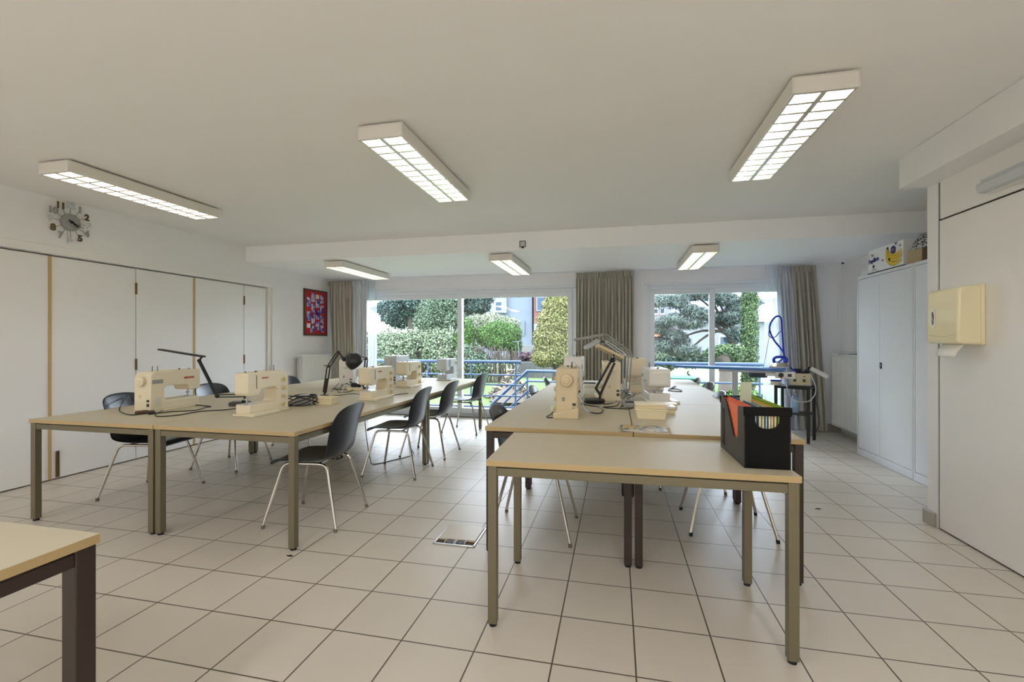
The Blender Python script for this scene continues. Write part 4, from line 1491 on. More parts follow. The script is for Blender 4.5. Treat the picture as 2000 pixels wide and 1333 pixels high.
text_obj('BANANAS', 'small_print', M['grey'], 0.018, face @ Matrix.Translation((-0.20, 0.045, 0)), r, 0.001)
text_obj('PREMIUM QUALITY', 'small_print', M['grey'], 0.014, face @ Matrix.Translation((-0.20, 0.028, 0)), r, 0.001)
bpy.data.objects.remove(bpy.data.objects['small_print.001'], do_unlink=True)
bpy.data.objects.remove(bpy.data.objects['small_print'], do_unlink=True)
sm = MB()
for q_, (a, b_) in enumerate(((0.17, 0.23), (0.15, 0.235), (0.12, 0.25))):
    sm.box(-0.0035, -0.002, a, b_, 0.05 - 0.012 * q_, 0.053 - 0.012 * q_)
sm.build('small_print', M['grey'], r)
MB().box(0.10, 0.26, -hl - 0.0015, -hl + 0.002, 0.15, 0.19).build('hand_hole', M['ink'], r)

# tan box and brown box with a zebra cloth
r = thing('storage_box', 'tan carton beside the banana carton on the cabinet', 'box', (XC + 0.03, 4.955, ZT), 0)
MB().box(0, 0.34, -0.11, 0.10, 0, 0.125).build('box_body', M['tan'], r, bevel=0.003)
MB().box(0.0, 0.34, -0.005, 0.005, 0.1251, 0.1262).build('tape', M['creamd'], r)
r = thing('storage_box', 'dark brown carton under the zebra cloth on the cabinet', 'box', (XC + 0.03, 4.60, ZT), 0)
MB().box(0, 0.34, -0.24, 0.23, 0, 0.125).build('box_body', M['brownbox'], r, bevel=0.003)
MB().box(0.0, 0.34, -0.005, 0.005, 0.1251, 0.1262).build('tape', M['tan'], r)
zm = bpy.data.materials.new('zebra_cloth')
zm.use_nodes = True
t_ = zm.node_tree
wv = t_.nodes.new('ShaderNodeTexWave')
wv.inputs['Scale'].default_value = 34
wv.inputs['Distortion'].default_value = 9
wv.inputs['Detail'].default_value = 2
c_ = t_.nodes.new('ShaderNodeTexCoord')
rp = t_.nodes.new('ShaderNodeValToRGB')
rp.color_ramp.interpolation = 'CONSTANT'
rp.color_ramp.elements[0].color = srgb(22, 20, 20)
rp.color_ramp.elements[1].position = 0.52
rp.color_ramp.elements[1].color = srgb(190, 190, 190)
t_.links.new(c_.outputs['Object'], wv.inputs['Vector'])
t_.links.new(wv.outputs['Fac'], rp.inputs['Fac'])
t_.links.new(rp.outputs['Color'], t_.nodes['Principled BSDF'].inputs['Base Color'])
rows = []
for i in range(17):
    row = []
    for k in range(21):
        u, v_ = k / 20, i / 16
        ed = min(u, 1 - u, v_, 1 - v_)
        z_ = 0.135 * min(1, (ed * 6)) ** 0.5 + 0.02 * math.sin(u * 9 + v_ * 4) * min(1, ed * 8) + 0.012 * math.sin(u * 17 - v_ * 11) * min(1, ed * 8)
        row.append((0.01 + 0.33 * v_, -0.23 + 0.68 * u, max(0.0, z_)))
    rows.append(row)
z_ob = MB().grid(rows)
base_rows = [[(p[0], p[1], -0.0) for p in row] for row in rows]
z_ob.grid(list(reversed(base_rows)))
zb = z_ob.build('zebra_cloth', zm, sharp=180)
zb.location = (XC + 0.03, 4.60, ZT + 0.1275)
tag(zb, 'crumpled black and white zebra cloth on the cartons', 'cloth')

# ------------------------------------------------------------------ towel dispenser, wall lamp
r = thing('towel_dispenser', 'ivory paper towel dispenser on the wall panel', 'towel dispenser', (XP - 0.006, 3.405, 1.25))
pr = [(0, 0), (-0.128, 0.004), (-0.136, 0.02), (-0.132, 0.315), (-0.118, 0.345), (-0.03, 0.355), (0, 0.355)]
MB().prism(pr, -0.14, 0.145, 'y').build('cover', M['disp'], r, bevel=0.014, seg=3)
MB().box(-0.02, 0.0, -0.15, 0.15, -0.004, 0.36).build('back_plate', M['disp'], r, bevel=0.006)
lipm = MB()
lip = [(-0.1375, -0.13 + 0.26 * k / 12, 0.062 - 0.014 * math.sin(PI * k / 12)) for k in range(13)]
lipm.tube(lip, 0.0016, 6)
lipm.build('lip_seam', M['creamd'], r)
el = MB()
el.lathe([(0.0, 0), (0.02, 0.0), (0.021, 0.003), (0, 0.004)], (0, 0, 0), 24, axis=(-1, 0, 0))
eo = el.build('window_frame', M['card'], r)
eo.scale = (1, 1, 3.0)
eo.location = (-0.1355, 0.075, 0.165)
el = MB().lathe([(0.0, 0), (0.012, 0.0), (0.0125, 0.002), (0, 0.0025)], (0, 0, 0), 20, axis=(-1, 0, 0))
eo2 = el.build('viewing_slot', photo_mat('slot_view', 60, 1.0, (60, 58, 60), (200, 196, 190)), r)
eo2.scale = (1, 1, 3.6)
eo2.location = (-0.138, 0.075, 0.165)
pp = MB()
rows = []
for z_, xo in ((0.03, -0.05), (-0.01, -0.075), (-0.045, -0.10), (-0.075, -0.112)):
    rows.append([(xo, -0.085 + 0.02 * (0.03 - z_) * 4, z_), (xo - 0.004, 0.02, z_ - 0.002), (xo, 0.115 - 0.01, z_)])
pp.grid(rows)
po = pp.build('paper_towel', M['paper'], None, sharp=180)
po.location = (XP - 0.006, 3.405, 1.25)
md = po.modifiers.new('thick', 'SOLIDIFY')
md.thickness = 0.002
tag(po, 'white paper towel hanging out of the ivory dispenser', 'paper towel')

r = thing('wall_lamp', 'white batten lamp high on the wall panel, cut by the photo edge', 'wall lamp', (XP - 0.006, 2.88, 2.16))
MB().box(-0.03, 0, -0.34, 0.34, -0.035, 0.055).build('backing_plate', M['white'], r, bevel=0.004)
MB().prism([(-0.03, -0.035), (-0.07, -0.03), (-0.08, 0.0), (-0.075, 0.02), (-0.055, 0.03), (-0.06, 0.045), (-0.03, 0.055)], -0.335, 0.335, 'y').build('diffuser', M['lgrey'], r, bevel=0.004)
MB().cyl((-0.03, 0.337, -0.02), (-0.03, 0.343, -0.02), 0.006).build('screw', M['dgrey'], r)

# small hooked sign on the ceiling step
r = thing('wall_sensor', 'small black square outline bracket on the ceiling step', 'sensor', (at_y(1021, 477, STEP).x, STEP - 0.001, at_y(1021, 477, STEP).z))
b = MB()
b.box(-0.036, 0.036, -0.012, 0, 0.03, 0.036).box(-0.036, -0.03, -0.012, 0, -0.03, 0.03).box(0.03, 0.036, -0.012, 0, -0.03, 0.03).box(-0.036, -0.01, -0.012, 0, -0.036, -0.03).box(0.01, 0.036, -0.012, 0, -0.036, -0.03).box(-0.012, 0.012, -0.012, 0, -0.05, -0.03)
b.build('outline', M['ink'], r)
MB().box(-0.03, 0.03, -0.008, 0, -0.03, 0.03).build('face', M['lgrey'], r)

# ------------------------------------------------------------------ floor socket hatch, specks, floor cables
r = thing('floor_hatch', 'square floor socket hatch with its lid ajar in the tiles', 'floor hatch', (-0.985, 2.85, 0), 0.01)
w2, d2 = 0.135, 0.148
b = MB()
b.box(-w2, w2, -d2, -d2 + 0.014, 0, 0.006).box(-w2, w2, d2 - 0.010, d2, 0, 0.006).box(-w2, -w2 + 0.012, -d2, d2, 0, 0.006).box(w2 - 0.012, w2, -d2, d2, 0, 0.006)
b.build('frame', M['steel'], r, bevel=0.0015)
MB().box(-w2 + 0.013, w2 - 0.013, -d2 + 0.07, d2 - 0.011, 0.001, 0.012).build('lid', tile_mat('hatch_lid', (206, 192, 170), (92, 80, 66), 5, 2.2, 2.2), r, bevel=0.001)
MB().box(-w2 + 0.013, w2 - 0.013, -d2 + 0.015, -d2 + 0.069, 0.0005, 0.002).build('recess', M['brownbox'], r)
for dx in (-0.035, 0.035):
    MB().cyl((dx, -d2 + 0.042, 0.002), (dx, -d2 + 0.042, 0.008), 0.026, n=24).build('socket', M['dgrey'], r)
    MB().box(dx - 0.033, dx - 0.027, -d2 + 0.02, -d2 + 0.065, 0.002, 0.011).box(dx + 0.027, dx + 0.033, -d2 + 0.02, -d2 + 0.065, 0.002, 0.011).build('clip', M['lgrey'], r)
for (u, v, lab) in ((566, 1087, 'dark scrap on the tiles in front of the long table leg'), (1598, 995, 'dark scrap on the open tiles near the steel cabinet')):
    p = at_z(u, v, 0)
    ob = MB()
    for k in range(5):
        q = Matrix.Translation((0.006 * k - 0.012, 0.004 * (k % 2), 0.0015)) @ Matrix.Rotation(k * 0.9, 4, 'Z')
        ob.box(-0.008, 0.008, -0.003, 0.003, -0.0015, 0.002, 0, q)
    ob = ob.build('scrap', M['ink'])
    ob.location = p
    tag(ob, lab, 'scrap')
fc = MB().tube(spline([(-2.62, 4.45, 0.6), (-2.58, 4.4, 0.35), (-2.5, 4.35, 0.05), (-2.42, 4.3, 0.005), (-2.3, 4.5, 0.005), (-2.2, 4.75, 0.005), (-2.35, 5.0, 0.005)], 8), 0.004, 6).build('floor_cable', M['dgrey'])
tag(fc, 'grey cable dangling under the long tables to the tiles', 'cable')

# ------------------------------------------------------------------ ironing corner
# board: tapered blue top on a white undertray and post
tipL, tipR = at_z(1306, 713, 0.955), Vector((1.93, 5.95, 0.955))
tipL = Vector((0.74, 6.36, 0.955))
ax = (tipR - tipL)
ang = math.atan2(ax.y, ax.x)
r = thing('ironing_board', 'blue covered ironing board standing by the pine window', 'ironing board', (tipL.x, tipL.y, 0), ang)
Lb = ax.length
ol = []
for k in range(13):
    t_ = k / 12
    ol.append((Lb * t_, -(0.05 + 0.12 * min(1, t_ * 1.8) ** 0.7)))
ol2 = [(x_, -y_) for x_, y_ in reversed(ol)]
MB().prism(ol + ol2, 0.925, 0.955, 'z').build('padded_top', M['bluecloth'], r, bevel=0.012, seg=3)
MB().prism([(0.55, -0.05), (Lb - 0.02, -0.08), (Lb - 0.02, 0.08), (0.55, 0.05)], 0.89, 0.924, 'z').build('undertray', M['white'], r, bevel=0.004)
MB().box(0.70, 0.76, -0.03, 0.03, 0.05, 0.89).build('post', M['lgrey'], r, bevel=0.004)
MB().box(0.45, 1.05, -0.03, 0.03, 0.03, 0.06).box(0.70, 0.76, -0.25, 0.25, 0.0, 0.03).box(0.47, 0.53, -0.22, 0.22, 0, 0.03).box(0.97, 1.03, -0.22, 0.22, 0, 0.03).build('base_frame', M['lgrey'], r, bevel=0.004)
MB().cyl((0.98, 0.0, 0.835), (0.98, 0, 0.889), 0.095, 0.1, n=28).build('suction_motor', M['slate'], r)
cb = MB().box(1.16, 1.36, -0.14, -0.03, 0.84, 0.915).build('control_box', M['white'], r, bevel=0.004)
MB().cyl((1.22, -0.14, 0.878), (1.22, -0.15, 0.878), 0.026, n=24).build('dial', M['black'], cb)
MB().box(1.285, 1.325, -0.146, -0.139, 0.862, 0.895).build('switch', M['dgrey'], cb, bevel=0.001)
MB().box(1.20, 1.27, -0.1415, -0.139, 0.842, 0.848).build('orange_sticker', M['orange'], cb)
MB().box(1.06, 1.17, -0.10, -0.02, 0.86, 0.90).build('bracket', M['white'], r, bevel=0.004)

# iron resting on the board
ip = tipL + ax * 0.955
r = thing('steam_iron', 'steam iron with blue handle parked on the end of the ironing board', 'iron', (ip.x, ip.y, 0.956), ang + 0.15)
so = [(-0.11, 0.0), (-0.07, -0.045), (0.0, -0.06), (0.08, -0.06), (0.095, -0.05), (0.095, 0.05), (0.08, 0.06), (0, 0.06), (-0.07, 0.045)]
MB().prism(so, 0.0, 0.014, 'z').build('soleplate', M['steel'], r, bevel=0.002)
sb = [(x_ * 0.82, y_ * 0.8) for x_, y_ in so]
b = MB()
vs = [(x_, y_, 0.014) for x_, y_ in so] + [(x_ * 0.7 + 0.01, y_ * 0.6, 0.06) for x_, y_ in so]
n = len(so)
fs = [tuple(reversed(range(n))), tuple(range(n, 2 * n))] + [(i, (i + 1) % n, n + (i + 1) % n, n + i) for i in range(n)]
b._add(vs, fs)
b.build('body', M['chrome'], r, bevel=0.004)
MB().tube(spline([(-0.055, 0, 0.06), (-0.06, 0, 0.10), (-0.03, 0, 0.125), (0.04, 0, 0.125), (0.065, 0, 0.10), (0.06, 0, 0.06)], 5), 0.016, 12).build('handle', M['blueplastic'], r)
MB().box(0.035, 0.085, -0.022, 0.022, 0.06, 0.115).build('valve_block', M['blueplastic'], r, bevel=0.005)

# hose loop held up by a thin rod
yh = 6.1
hp = [(1513, 707), (1519, 708), (1527, 702), (1531, 692), (1524, 680), (1514, 668), (1506, 654), (1503, 642), (1506, 630), (1514, 620), (1521, 618), (1526, 624), (1527, 640), (1529, 665), (1531, 690), (1535, 708), (1545, 720), (1555, 727)]
ob = MB().tube(spline([at_y(u, v, yh + 0.25 * (i / 17)) for i, (u, v) in enumerate(hp)], 6), 0.0105, 10).build('steam_hose', M['blueplastic'])
tag(ob, 'bright blue hose looping up from the steam iron to the boiler', 'hose')
hp = [(1515, 706), (1527, 706), (1532, 698), (1529, 690)]
ob = MB().tube(spline([at_y(1527, 648, yh + .16), at_y(1522, 649, yh + .12), at_y(1516, 657, yh + .1), at_y(1508, 660, yh + .08), at_y(1502, 656, yh + .08), at_y(1502, 646, yh + .08)], 6), 0.006, 8).build('hose_cable', M['blueplastic'])
tag(ob, 'thin blue cable tied across the hose loop', 'cable')
ob = MB().tube([at_y(1491, 720, yh), at_y(1503, 655, yh + 0.06)], 0.003, 6).build('hose_rod', M['dgrey'])
tag(ob, 'thin spring rod holding up the blue hose loop', 'rod')

# trolley with boiler
tr_ang = math.radians(-32)
tc_ = Vector((2.24, 6.56, 0))
r = thing('trolley', 'black steel trolley on castors carrying the boiler', 'trolley', tc_, tr_ang)
hx, hy = 0.18, 0.15
b = MB()
for sx in (-1, 1):
    for sy in (-1, 1):
        l = MB().box(sx * hx - 0.016, sx * hx + 0.016, sy * hy - 0.016, sy * hy + 0.016, 0.07, 0.70).build('leg', M['black'], r, bevel=0.002)
        MB().cyl((sx * hx - 0.012, sy * hy, 0.025), (sx * hx + 0.012, sy * hy, 0.025), 0.025, n=18).box(sx * hx - 0.016, sx * hx + 0.016, sy * hy - 0.008, sy * hy + 0.008, 0.03, 0.07).build('castor', M['rubber'], l)
MB().box(-hx, hx, -hy, hy, 0.665, 0.695).build('top_shelf', M['black'], r, bevel=0.003)
MB().box(-hx, hx, -hy, hy, 0.34, 0.355).build('lower_shelf', M['black'], r, bevel=0.003)
bo = thing('steam_boiler', 'beige steam boiler with two green switches on the trolley', 'boiler', tc_ + Vector((0.05, 0.0, 0.6955)), tr_ang + 0.12)
MB().box(-0.09, 0.13, -0.13, 0.12, 0.0, 0.012).build('foot', M['black'], bo)
MB().box(-0.09, 0.13, -0.12, 0.12, 0.012, 0.165).build('casing', M['lgrey'], bo, bevel=0.004)
MB().box(-0.092, 0.132, -0.124, -0.119, 0.02, 0.165).build('front_panel', M['creamd'], bo)
for xx in (-0.035, 0.065):
    MB().box(xx - 0.016, xx + 0.016, -0.128, -0.123, 0.06, 0.095).build('switch', mat('green_switch', (20, 110, 60), 0.3), bo, bevel=0.002)
    MB().cyl((xx, -0.128, 0.13), (xx, -0.123, 0.13), 0.008, n=14).build('lamp_lens', M['black'], bo)
MB().box(-0.08, 0.12, -0.1, 0.1, 0.165, 0.185).box(-0.06, 0.02, -0.05, 0.05, 0.185, 0.22).box(0.06, 0.11, -0.06, 0.04, 0.185, 0.215).build('filler_top', M['black'], bo, bevel=0.006)
ps = thing('power_block', 'white plug block tilted on top of the boiler', 'power block', tc_ + Vector((0.17, -0.02, 0.865)), tr_ang - 0.1)
pm = Matrix.Rotation(math.radians(28), 4, 'Y')
MB().box(-0.02, 0.20, -0.035, 0.035, 0.03, 0.075, 0, pm).build('block_body', M['white'], ps, bevel=0.006)
MB().box(-0.05, -0.021, -0.02, 0.02, 0.035, 0.065, 0, pm).build('plug', M['black'], ps, bevel=0.004)
ob = MB().tube(spline([at_y(1583, 733, 6.35), at_y(1592, 752, 6.32), at_y(1592, 770, 6.3), at_y(1580, 784, 6.28), at_y(1562, 785, 6.28), at_y(1545, 778, 6.28), at_y(1538, 762, 6.3), at_y(1536, 750, 6.35)], 7), 0.0065, 8).build('mains_lead', M['lgrey'])
tag(ob, 'pale lead drooping in a loop across the front of the trolley', 'cable')
ob = MB().tube(spline([at_y(1588, 768, 6.75), at_y(1597, 800, 6.75), at_y(1600, 825, 6.75), at_y(1594, 842, 6.7), at_y(1580, 852, 6.62), at_y(1575, 848, 6.6)], 7), 0.005, 8).build('mains_lead', M['dgrey'])
tag(ob, 'dark lead hanging down behind the trolley to the floor', 'cable')
sc_ = thing('sponge_tray', 'small cream tray with a blue sponge at the trolley edge', 'tray', tc_ + Vector((-0.205, 0.06, 0.6955)), tr_ang)
MB().box(-0.05, 0.05, -0.05, 0.05, 0.0, 0.05).build('tray', M['tub'], sc_, bevel=0.004)
MB().box(-0.055, 0.06, -0.05, 0.05, 0.051, 0.072).build('sponge', M['blueplastic'], sc_, bevel=0.008)
bt_ = thing('water_bottle', 'clear blue water bottle on the lower shelf of the trolley', 'bottle', tc_ + Vector((-0.0, 0.0, 0.3555)))
MB().lathe([(0, 0), (0.042, 0), (0.045, 0.01), (0.045, 0.17), (0.03, 0.205), (0.015, 0.215), (0.015, 0.235), (0, 0.235)], (0, 0, 0), 24).build('bottle_body', M['bottle'], bt_)
MB().cyl((0, 0, 0.235), (0, 0, 0.26), 0.018, n=18).build('cap', M['chrome'], bt_)

# ------------------------------------------------------------------ garden
GZ = 0.05            # garden level beyond the bank; the lawn dips to the terrace foot


def gz(y):
    return GZ if y >= 12.4 else -0.9 + (GZ + 0.9) * (y - 9.3) / 3.1


rl = MB()
ys_ = [9.3, 10.2, 11.2, 12.4, 16, 80]
rl.grid([[(x_, y_, gz(y_)) for x_ in (-40, -10, 0, 10, 40)] for y_ in ys_])
rl.box(-40, 40, 9.3, 80, -1.4, -1.2)
struct('lawn', rl, M['lawn'], smooth=False)
struct('terrace', MB().box(-9, 6, YB + 0.26, 9.3, -1.2, -0.10), M['terrace'], smooth=False)


def leafmat(name, cols):
    return [mat(name + '_%d' % i, tuple(v * 0.225 for v in srgb(*c_)[:3]) + (1,), 0.75, spec=0.25) for i, c_ in enumerate(cols)]


LM = {
    'hedge': leafmat('hedge_leaf', [(150, 176, 128), (178, 198, 150), (206, 218, 184), (104, 130, 92)]),
    'dark': leafmat('spruce_needle', [(70, 100, 96), (94, 124, 116), (122, 146, 132), (52, 78, 74)]),
    'mid': leafmat('broad_leaf', [(120, 152, 118), (148, 176, 138), (96, 124, 96), (170, 192, 160)]),
    'bright': leafmat('cypress_green', [(112, 168, 66), (136, 192, 84), (84, 136, 56), (70, 112, 60)]),
    'gold': leafmat('gold_cypress', [(196, 194, 120), (222, 216, 156), (166, 172, 92), (142, 152, 78)]),
    'pine': leafmat('pine_needle', [(116, 142, 134), (146, 166, 154), (92, 116, 108), (170, 186, 172)]),
    'ivy': leafmat('ivy_leaf', [(90, 128, 80), (122, 158, 96), (150, 178, 110), (70, 100, 66)]),
    'purple': leafmat('purple_leaf', [(120, 88, 110), (150, 110, 124), (92, 66, 84)]),
    'pale': leafmat('pale_leaf', [(196, 206, 170), (214, 222, 190), (160, 178, 136)]),
}


def leaves(name, blobs, n, size, mats, parent=None, aspect=1.8, shell=0.75, droop=0.0):
    """blobs: (cx, cy, cz, rx, ry, rz); individual leaf blades scattered near the surface of each blob"""
    vol = np.array([(b[3] * b[4] * b[5]) ** (2 / 3) for b in blobs])
    cnt_ = np.maximum(8, (n * vol / vol.sum())).astype(int)
    P, Nn = [], []
    for b, k in zip(blobs, cnt_):
        d = RNG.normal(size=(k, 3))
        d /= np.linalg.norm(d, axis=1)[:, None]
        rr = shell + (1 - shell) * RNG.random(k) ** 0.5
        rr *= RNG.normal(1.0, 0.07, k)
        P.append(np.array(b[:3]) + d * rr[:, None] * np.array(b[3:6]))
        Nn.append(d)
    P = np.concatenate(P)
    Nn = np.concatenate(Nn)
    k = len(P)
    nn = Nn + RNG.normal(size=(k, 3)) * 0.7
    nn /= np.linalg.norm(nn, axis=1)[:, None]
    tt = np.cross(nn, RNG.normal(size=(k, 3)))
    tt[:, 2] -= droop
    tt /= np.linalg.norm(tt, axis=1)[:, None]
    bb = np.cross(nn, tt)
    s_ = size * RNG.uniform(0.6, 1.35, k)[:, None]
    V = np.stack([P - tt * s_ * aspect / 2, P + bb * s_ / 2, P + tt * s_ * aspect / 2, P - bb * s_ / 2], axis=1).reshape(-1, 3)
    Fc = np.arange(4 * k).reshape(-1, 4)
    me = bpy.data.meshes.new(name)
    me.from_pydata(V.tolist(), [], Fc.tolist())
    for m_ in mats:
        me.materials.append(m_)
    me.polygons.foreach_set('material_index', RNG.integers(0, len(mats), k).astype(np.int32))
    me.update()
    o = bpy.data.objects.new(name, me)
    COL.objects.link(o)
    if parent is not None:
        o.parent = parent
    return o


def G(u, v, y):
    return at_y(u, v, y)


def tree(name, label, base, trunk_h, tr_, blobs, n, size, lm, aspect=1.8, extra=None, droop=0.0, shell=0.7, cat='tree'):
    base = (base[0], base[1], gz(base[1]))
    trunk_h = max(0.3, trunk_h - 0.9 - base[2])
    r = thing(name, label, cat, base)
    bl = [(b[0] - base[0], b[1] - base[1], b[2] - base[2], b[3], b[4], b[5]) for b in blobs]
    t_ = MB().tube(spline([(0, 0, 0), (0.05, 0.02, trunk_h * 0.4), (-0.03, 0, trunk_h * 0.75), (0, 0, trunk_h)], 4), [tr_ * (1 - 0.6 * k / 12) for k in range(13)], 10)
    if extra:
        for p0, p1, r0 in extra:
            p0, p1 = Vector(p0) - Vector(base), Vector(p1) - Vector(base)
            mid = (p0 + p1) / 2 + Vector((0, 0, 0.15))
            t_.tube(spline([p0, mid, p1], 4), [r0 * (1 - 0.7 * k / 8) for k in range(9)], 7)
    t_.build('trunk', M['bark'], r)
    leaves('foliage', bl, n, size, LM[lm], r, aspect, shell, droop)
    return r


def U(u, v, y, rx, ry, rz):
    p = G(u, v, y)
    return (p.x, p.y, p.z, rx, ry, rz)


# railings
def rail_run(name, label, x0, x1, y, z_top, z_rails, z_bot, posts):
    r = thing(name, label, 'railing', (x0, y, z_bot))
    MB().tube([(0, 0, z_top - z_bot), (x1 - x0, 0, z_top - z_bot)], 0.035, 10).build('top_rail', M['railblue'], r)
    for z_ in z_rails:
        MB().tube([(0, 0, z_ - z_bot), (x1 - x0, 0, z_ - z_bot)], 0.018, 8).build('mid_rail', M['railblue'], r)
    for px in posts:
        MB().tube([(px - x0, 0, 0), (px - x0, 0, z_top - z_bot)], 0.02, 8).build('post', M['railblue'], r)
    return r


yr = 9.15
z1 = G(960, 707, yr).z
rail_run('terrace_railing', 'blue terrace railing outside the sliding garden door', -6.0, G(1018, 707, yr).x, yr, z1, [z1 - .27, z1 - .47, z1 - .70, z1 - .93], -0.10, [-5.8, -3.9, G(920, 700, yr).x, G(1007, 700, yr).x])
xr0 = G(1255, 708, yr).x
rail_run('terrace_railing', 'blue terrace railing outside the pine window', xr0, 5.5, yr, z1, [z1 - .35, z1 - .62], -0.10, [xr0 + 0.02, 2.55, 4.5])
ys = 9.8
r = thing('stair_railing', 'blue sloping stair railing leading down to the lawn', 'railing', (G(1030, 725, ys).x, ys, -0.9))
A0, B0, C0 = G(1120, 727, ys), G(1030, 725, ys), G(942, 808, ys)
o = Vector(r.location)
for dv, rr_ in ((0, 0.035), (-0.22, 0.022), (-0.44, 0.022)):
    d = Vector((0, 0, dv))
    MB().tube([A0 - o + d, B0 - o + d, C0 - o + d], rr_, 8).build('rail', M['railblue'], r)
for p in (B0, A0, C0):
    MB().tube([p - o, (p.x - o.x, 0, 0.0 if p is not C0 else p.z - o.z - 0.6)], 0.02, 8).build('post', M['railblue'], r)

# hedge and low planting
yh = 14.0
hb = []
for k in range(14):
    u = 700 + 16 * k
    p = G(u, 668, yh + 0.6 * math.sin(k))
    hb.append((p.x, p.y, 0.84 + 0.08 * math.sin(k * 2.1), 0.55, 0.6, 0.80))
r = thing('hedge', 'pale green hedge across the lawn behind the long tables', 'hedge', (G(800, 700, yh).x, yh, GZ))
bl = [(b[0] - r.location.x, b[1] - yh, b[2] - GZ, b[3], b[4], b[5]) for b in hb]
leaves('foliage', bl, 60000, 0.046, LM['hedge'], r, 1.7, 0.4)
st = MB()
for k in range(170):
    x_ = random.uniform(-1.9, 1.9)
    st.tube([(x_, random.uniform(-.3, 0), 0), (x_ + random.uniform(-.25, .25), random.uniform(-.68, -.4), random.uniform(0.6, 1.15))], 0.011, 4)
st.build('stems', M['twig'], r)

# trees
b = G(800, 700, 21)
tree('spruce', 'dark blue-green spruce rising over the pale hedge', (b.x, 21, GZ), 5.2, 0.2,
     [U(770 + 14 * k, 612 + 6 * math.sin(k * 2), 21 + .3 * k, .75, .7, .7) for k in range(6)] + [U(800, 590, 21, 1.1, .8, .8), U(760, 600, 21, .7, .6, .35), U(745, 605, 21, .5, .5, .2), U(830, 575, 21.4, 1.0, .8, .8), U(790, 560, 21.4, .8, .7, .7)], 26000, 0.06, 'dark', 2.8)
b = G(865, 700, 18)
tree('leafy_tree', 'broad leafy green tree beside the spruce', (b.x, 18, GZ), 3.4, 0.14,
     [U(850, 615, 18, .8, .7, .8), U(870, 590, 18, .75, .7, .7), U(835, 632, 18, .6, .6, .6), U(882, 628, 18, .6, .6, .7), U(876, 565, 18, .6, .6, .6)], 20000, 0.05, 'mid', 1.7)
b = G(918, 700, 19)
tree('spruce', 'dark conifer tip seen through the sliding door against the pale house', (b.x, 19, GZ), 4.2, 0.16,
     [U(912, 600, 19, .8, .6, .55), U(925, 585, 19, .85, .6, .4), U(935, 600, 19, .5, .5, .25), U(905, 625, 19, .6, .6, .5), U(915, 570, 19, .7, .6, .4)], 14000, 0.055, 'dark', 2.8)
b = G(965, 700, 17)
tree('flowering_shrub', 'pale arching shrub behind the clipped green bush', (b.x, 17, GZ), 2.4, 0.05,
     [U(930, 640, 17, .6, .5, .5), U(960, 630, 17, .6, .5, .35), U(990, 637, 17, .5, .5, .35), U(918, 660, 17, .5, .5, .6)], 14000, 0.042, 'pale', 1.6, cat='shrub')
b = G(975, 700, 13.5)
tree('clipped_bush', 'bright green clipped bush with bare twigs beneath', (b.x, 13.5, GZ), 1.9, 0.06,
     [U(955, 655, 13.5, .42, .4, .34), U(975, 648, 13.5, .42, .4, .32), U(995, 655, 13.5, .38, .4, .36), U(975, 668, 13.5, .58, .45, .28), U(1003, 676, 13.5, .26, .3, .3)], 20000, 0.028, 'bright', 2.2, cat='bush')
tw = MB()
p0 = G(968, 745, 13.3)
for k in range(150):
    x_ = random.uniform(-0.75, 0.75)
    tw.tube([(x_, random.uniform(-.15, .15), -0.5), (x_ + random.uniform(-.2, .2), random.uniform(-.2, .2), 0.3), (x_ + random.uniform(-.15, .15), random.uniform(-.3, .1), random.uniform(0.45, 0.9))], 0.010, 4)
ob = tw.build('bare_twigs', M['twig'])
ob.location = (p0.x, 13.05, 0.25)
tag(ob, 'bare brown twig thicket under the clipped green bush', 'twigs', None, 'stuff')
b = G(915, 700, 13.2)
tree('clipped_bush', 'small bright green bush next to the sliding door frame', (b.x, 13.2, GZ), 1.6, 0.05,
     [U(912, 650, 13.2, .25, .3, .42), U(905, 670, 13.2, .3, .3, .4)], 5000, 0.034, 'bright', 2.2, cat='bush')
b = G(915, 720, 13.0)
tree('leafy_shrub', 'grey-green low shrub under the small bright bush', (b.x, 13.0, GZ), 1.0, 0.04,
     [U(912, 705, 13, .4, .4, .5), U(935, 715, 13, .4, .4, .45), U(900, 730, 13, .4, .4, .4)], 6500, 0.042, 'mid', 1.6, cat='shrub')
b = G(1085, 720, 13.2)
tree('gold_cypress', 'tall yellow-green cypress beside the white house', (b.x, 13.2, GZ), 3.4, 0.12,
     [U(1085, 690, 13.2, .62, .5, .4), U(1080, 662, 13.2, .58, .5, .5), U(1085, 630, 13.2, .52, .5, .5), U(1090, 600, 13.2, .45, .45, .5), U(1093, 572, 13.2, .36, .4, .5), U(1096, 545, 13.2, .25, .3, .4), U(1062, 700, 13.0, .34, .4, .25), U(1105, 640, 13.2, .5, .4, .8)],
     46000, 0.03, 'gold', 2.6, droop=0.5)
b = G(1025, 712, 16)
tree('purple_shrub', 'low purple-leaved shrub between the bush and the cypress', (b.x, 16, GZ), 0.6, 0.03,
     [U(1012, 702, 16, .3, .3, .16), U(1030, 698, 16, .35, .3, .18), U(1042, 703, 16, .22, .3, .14)], 1600, 0.07, 'purple', 1.5, cat='shrub')
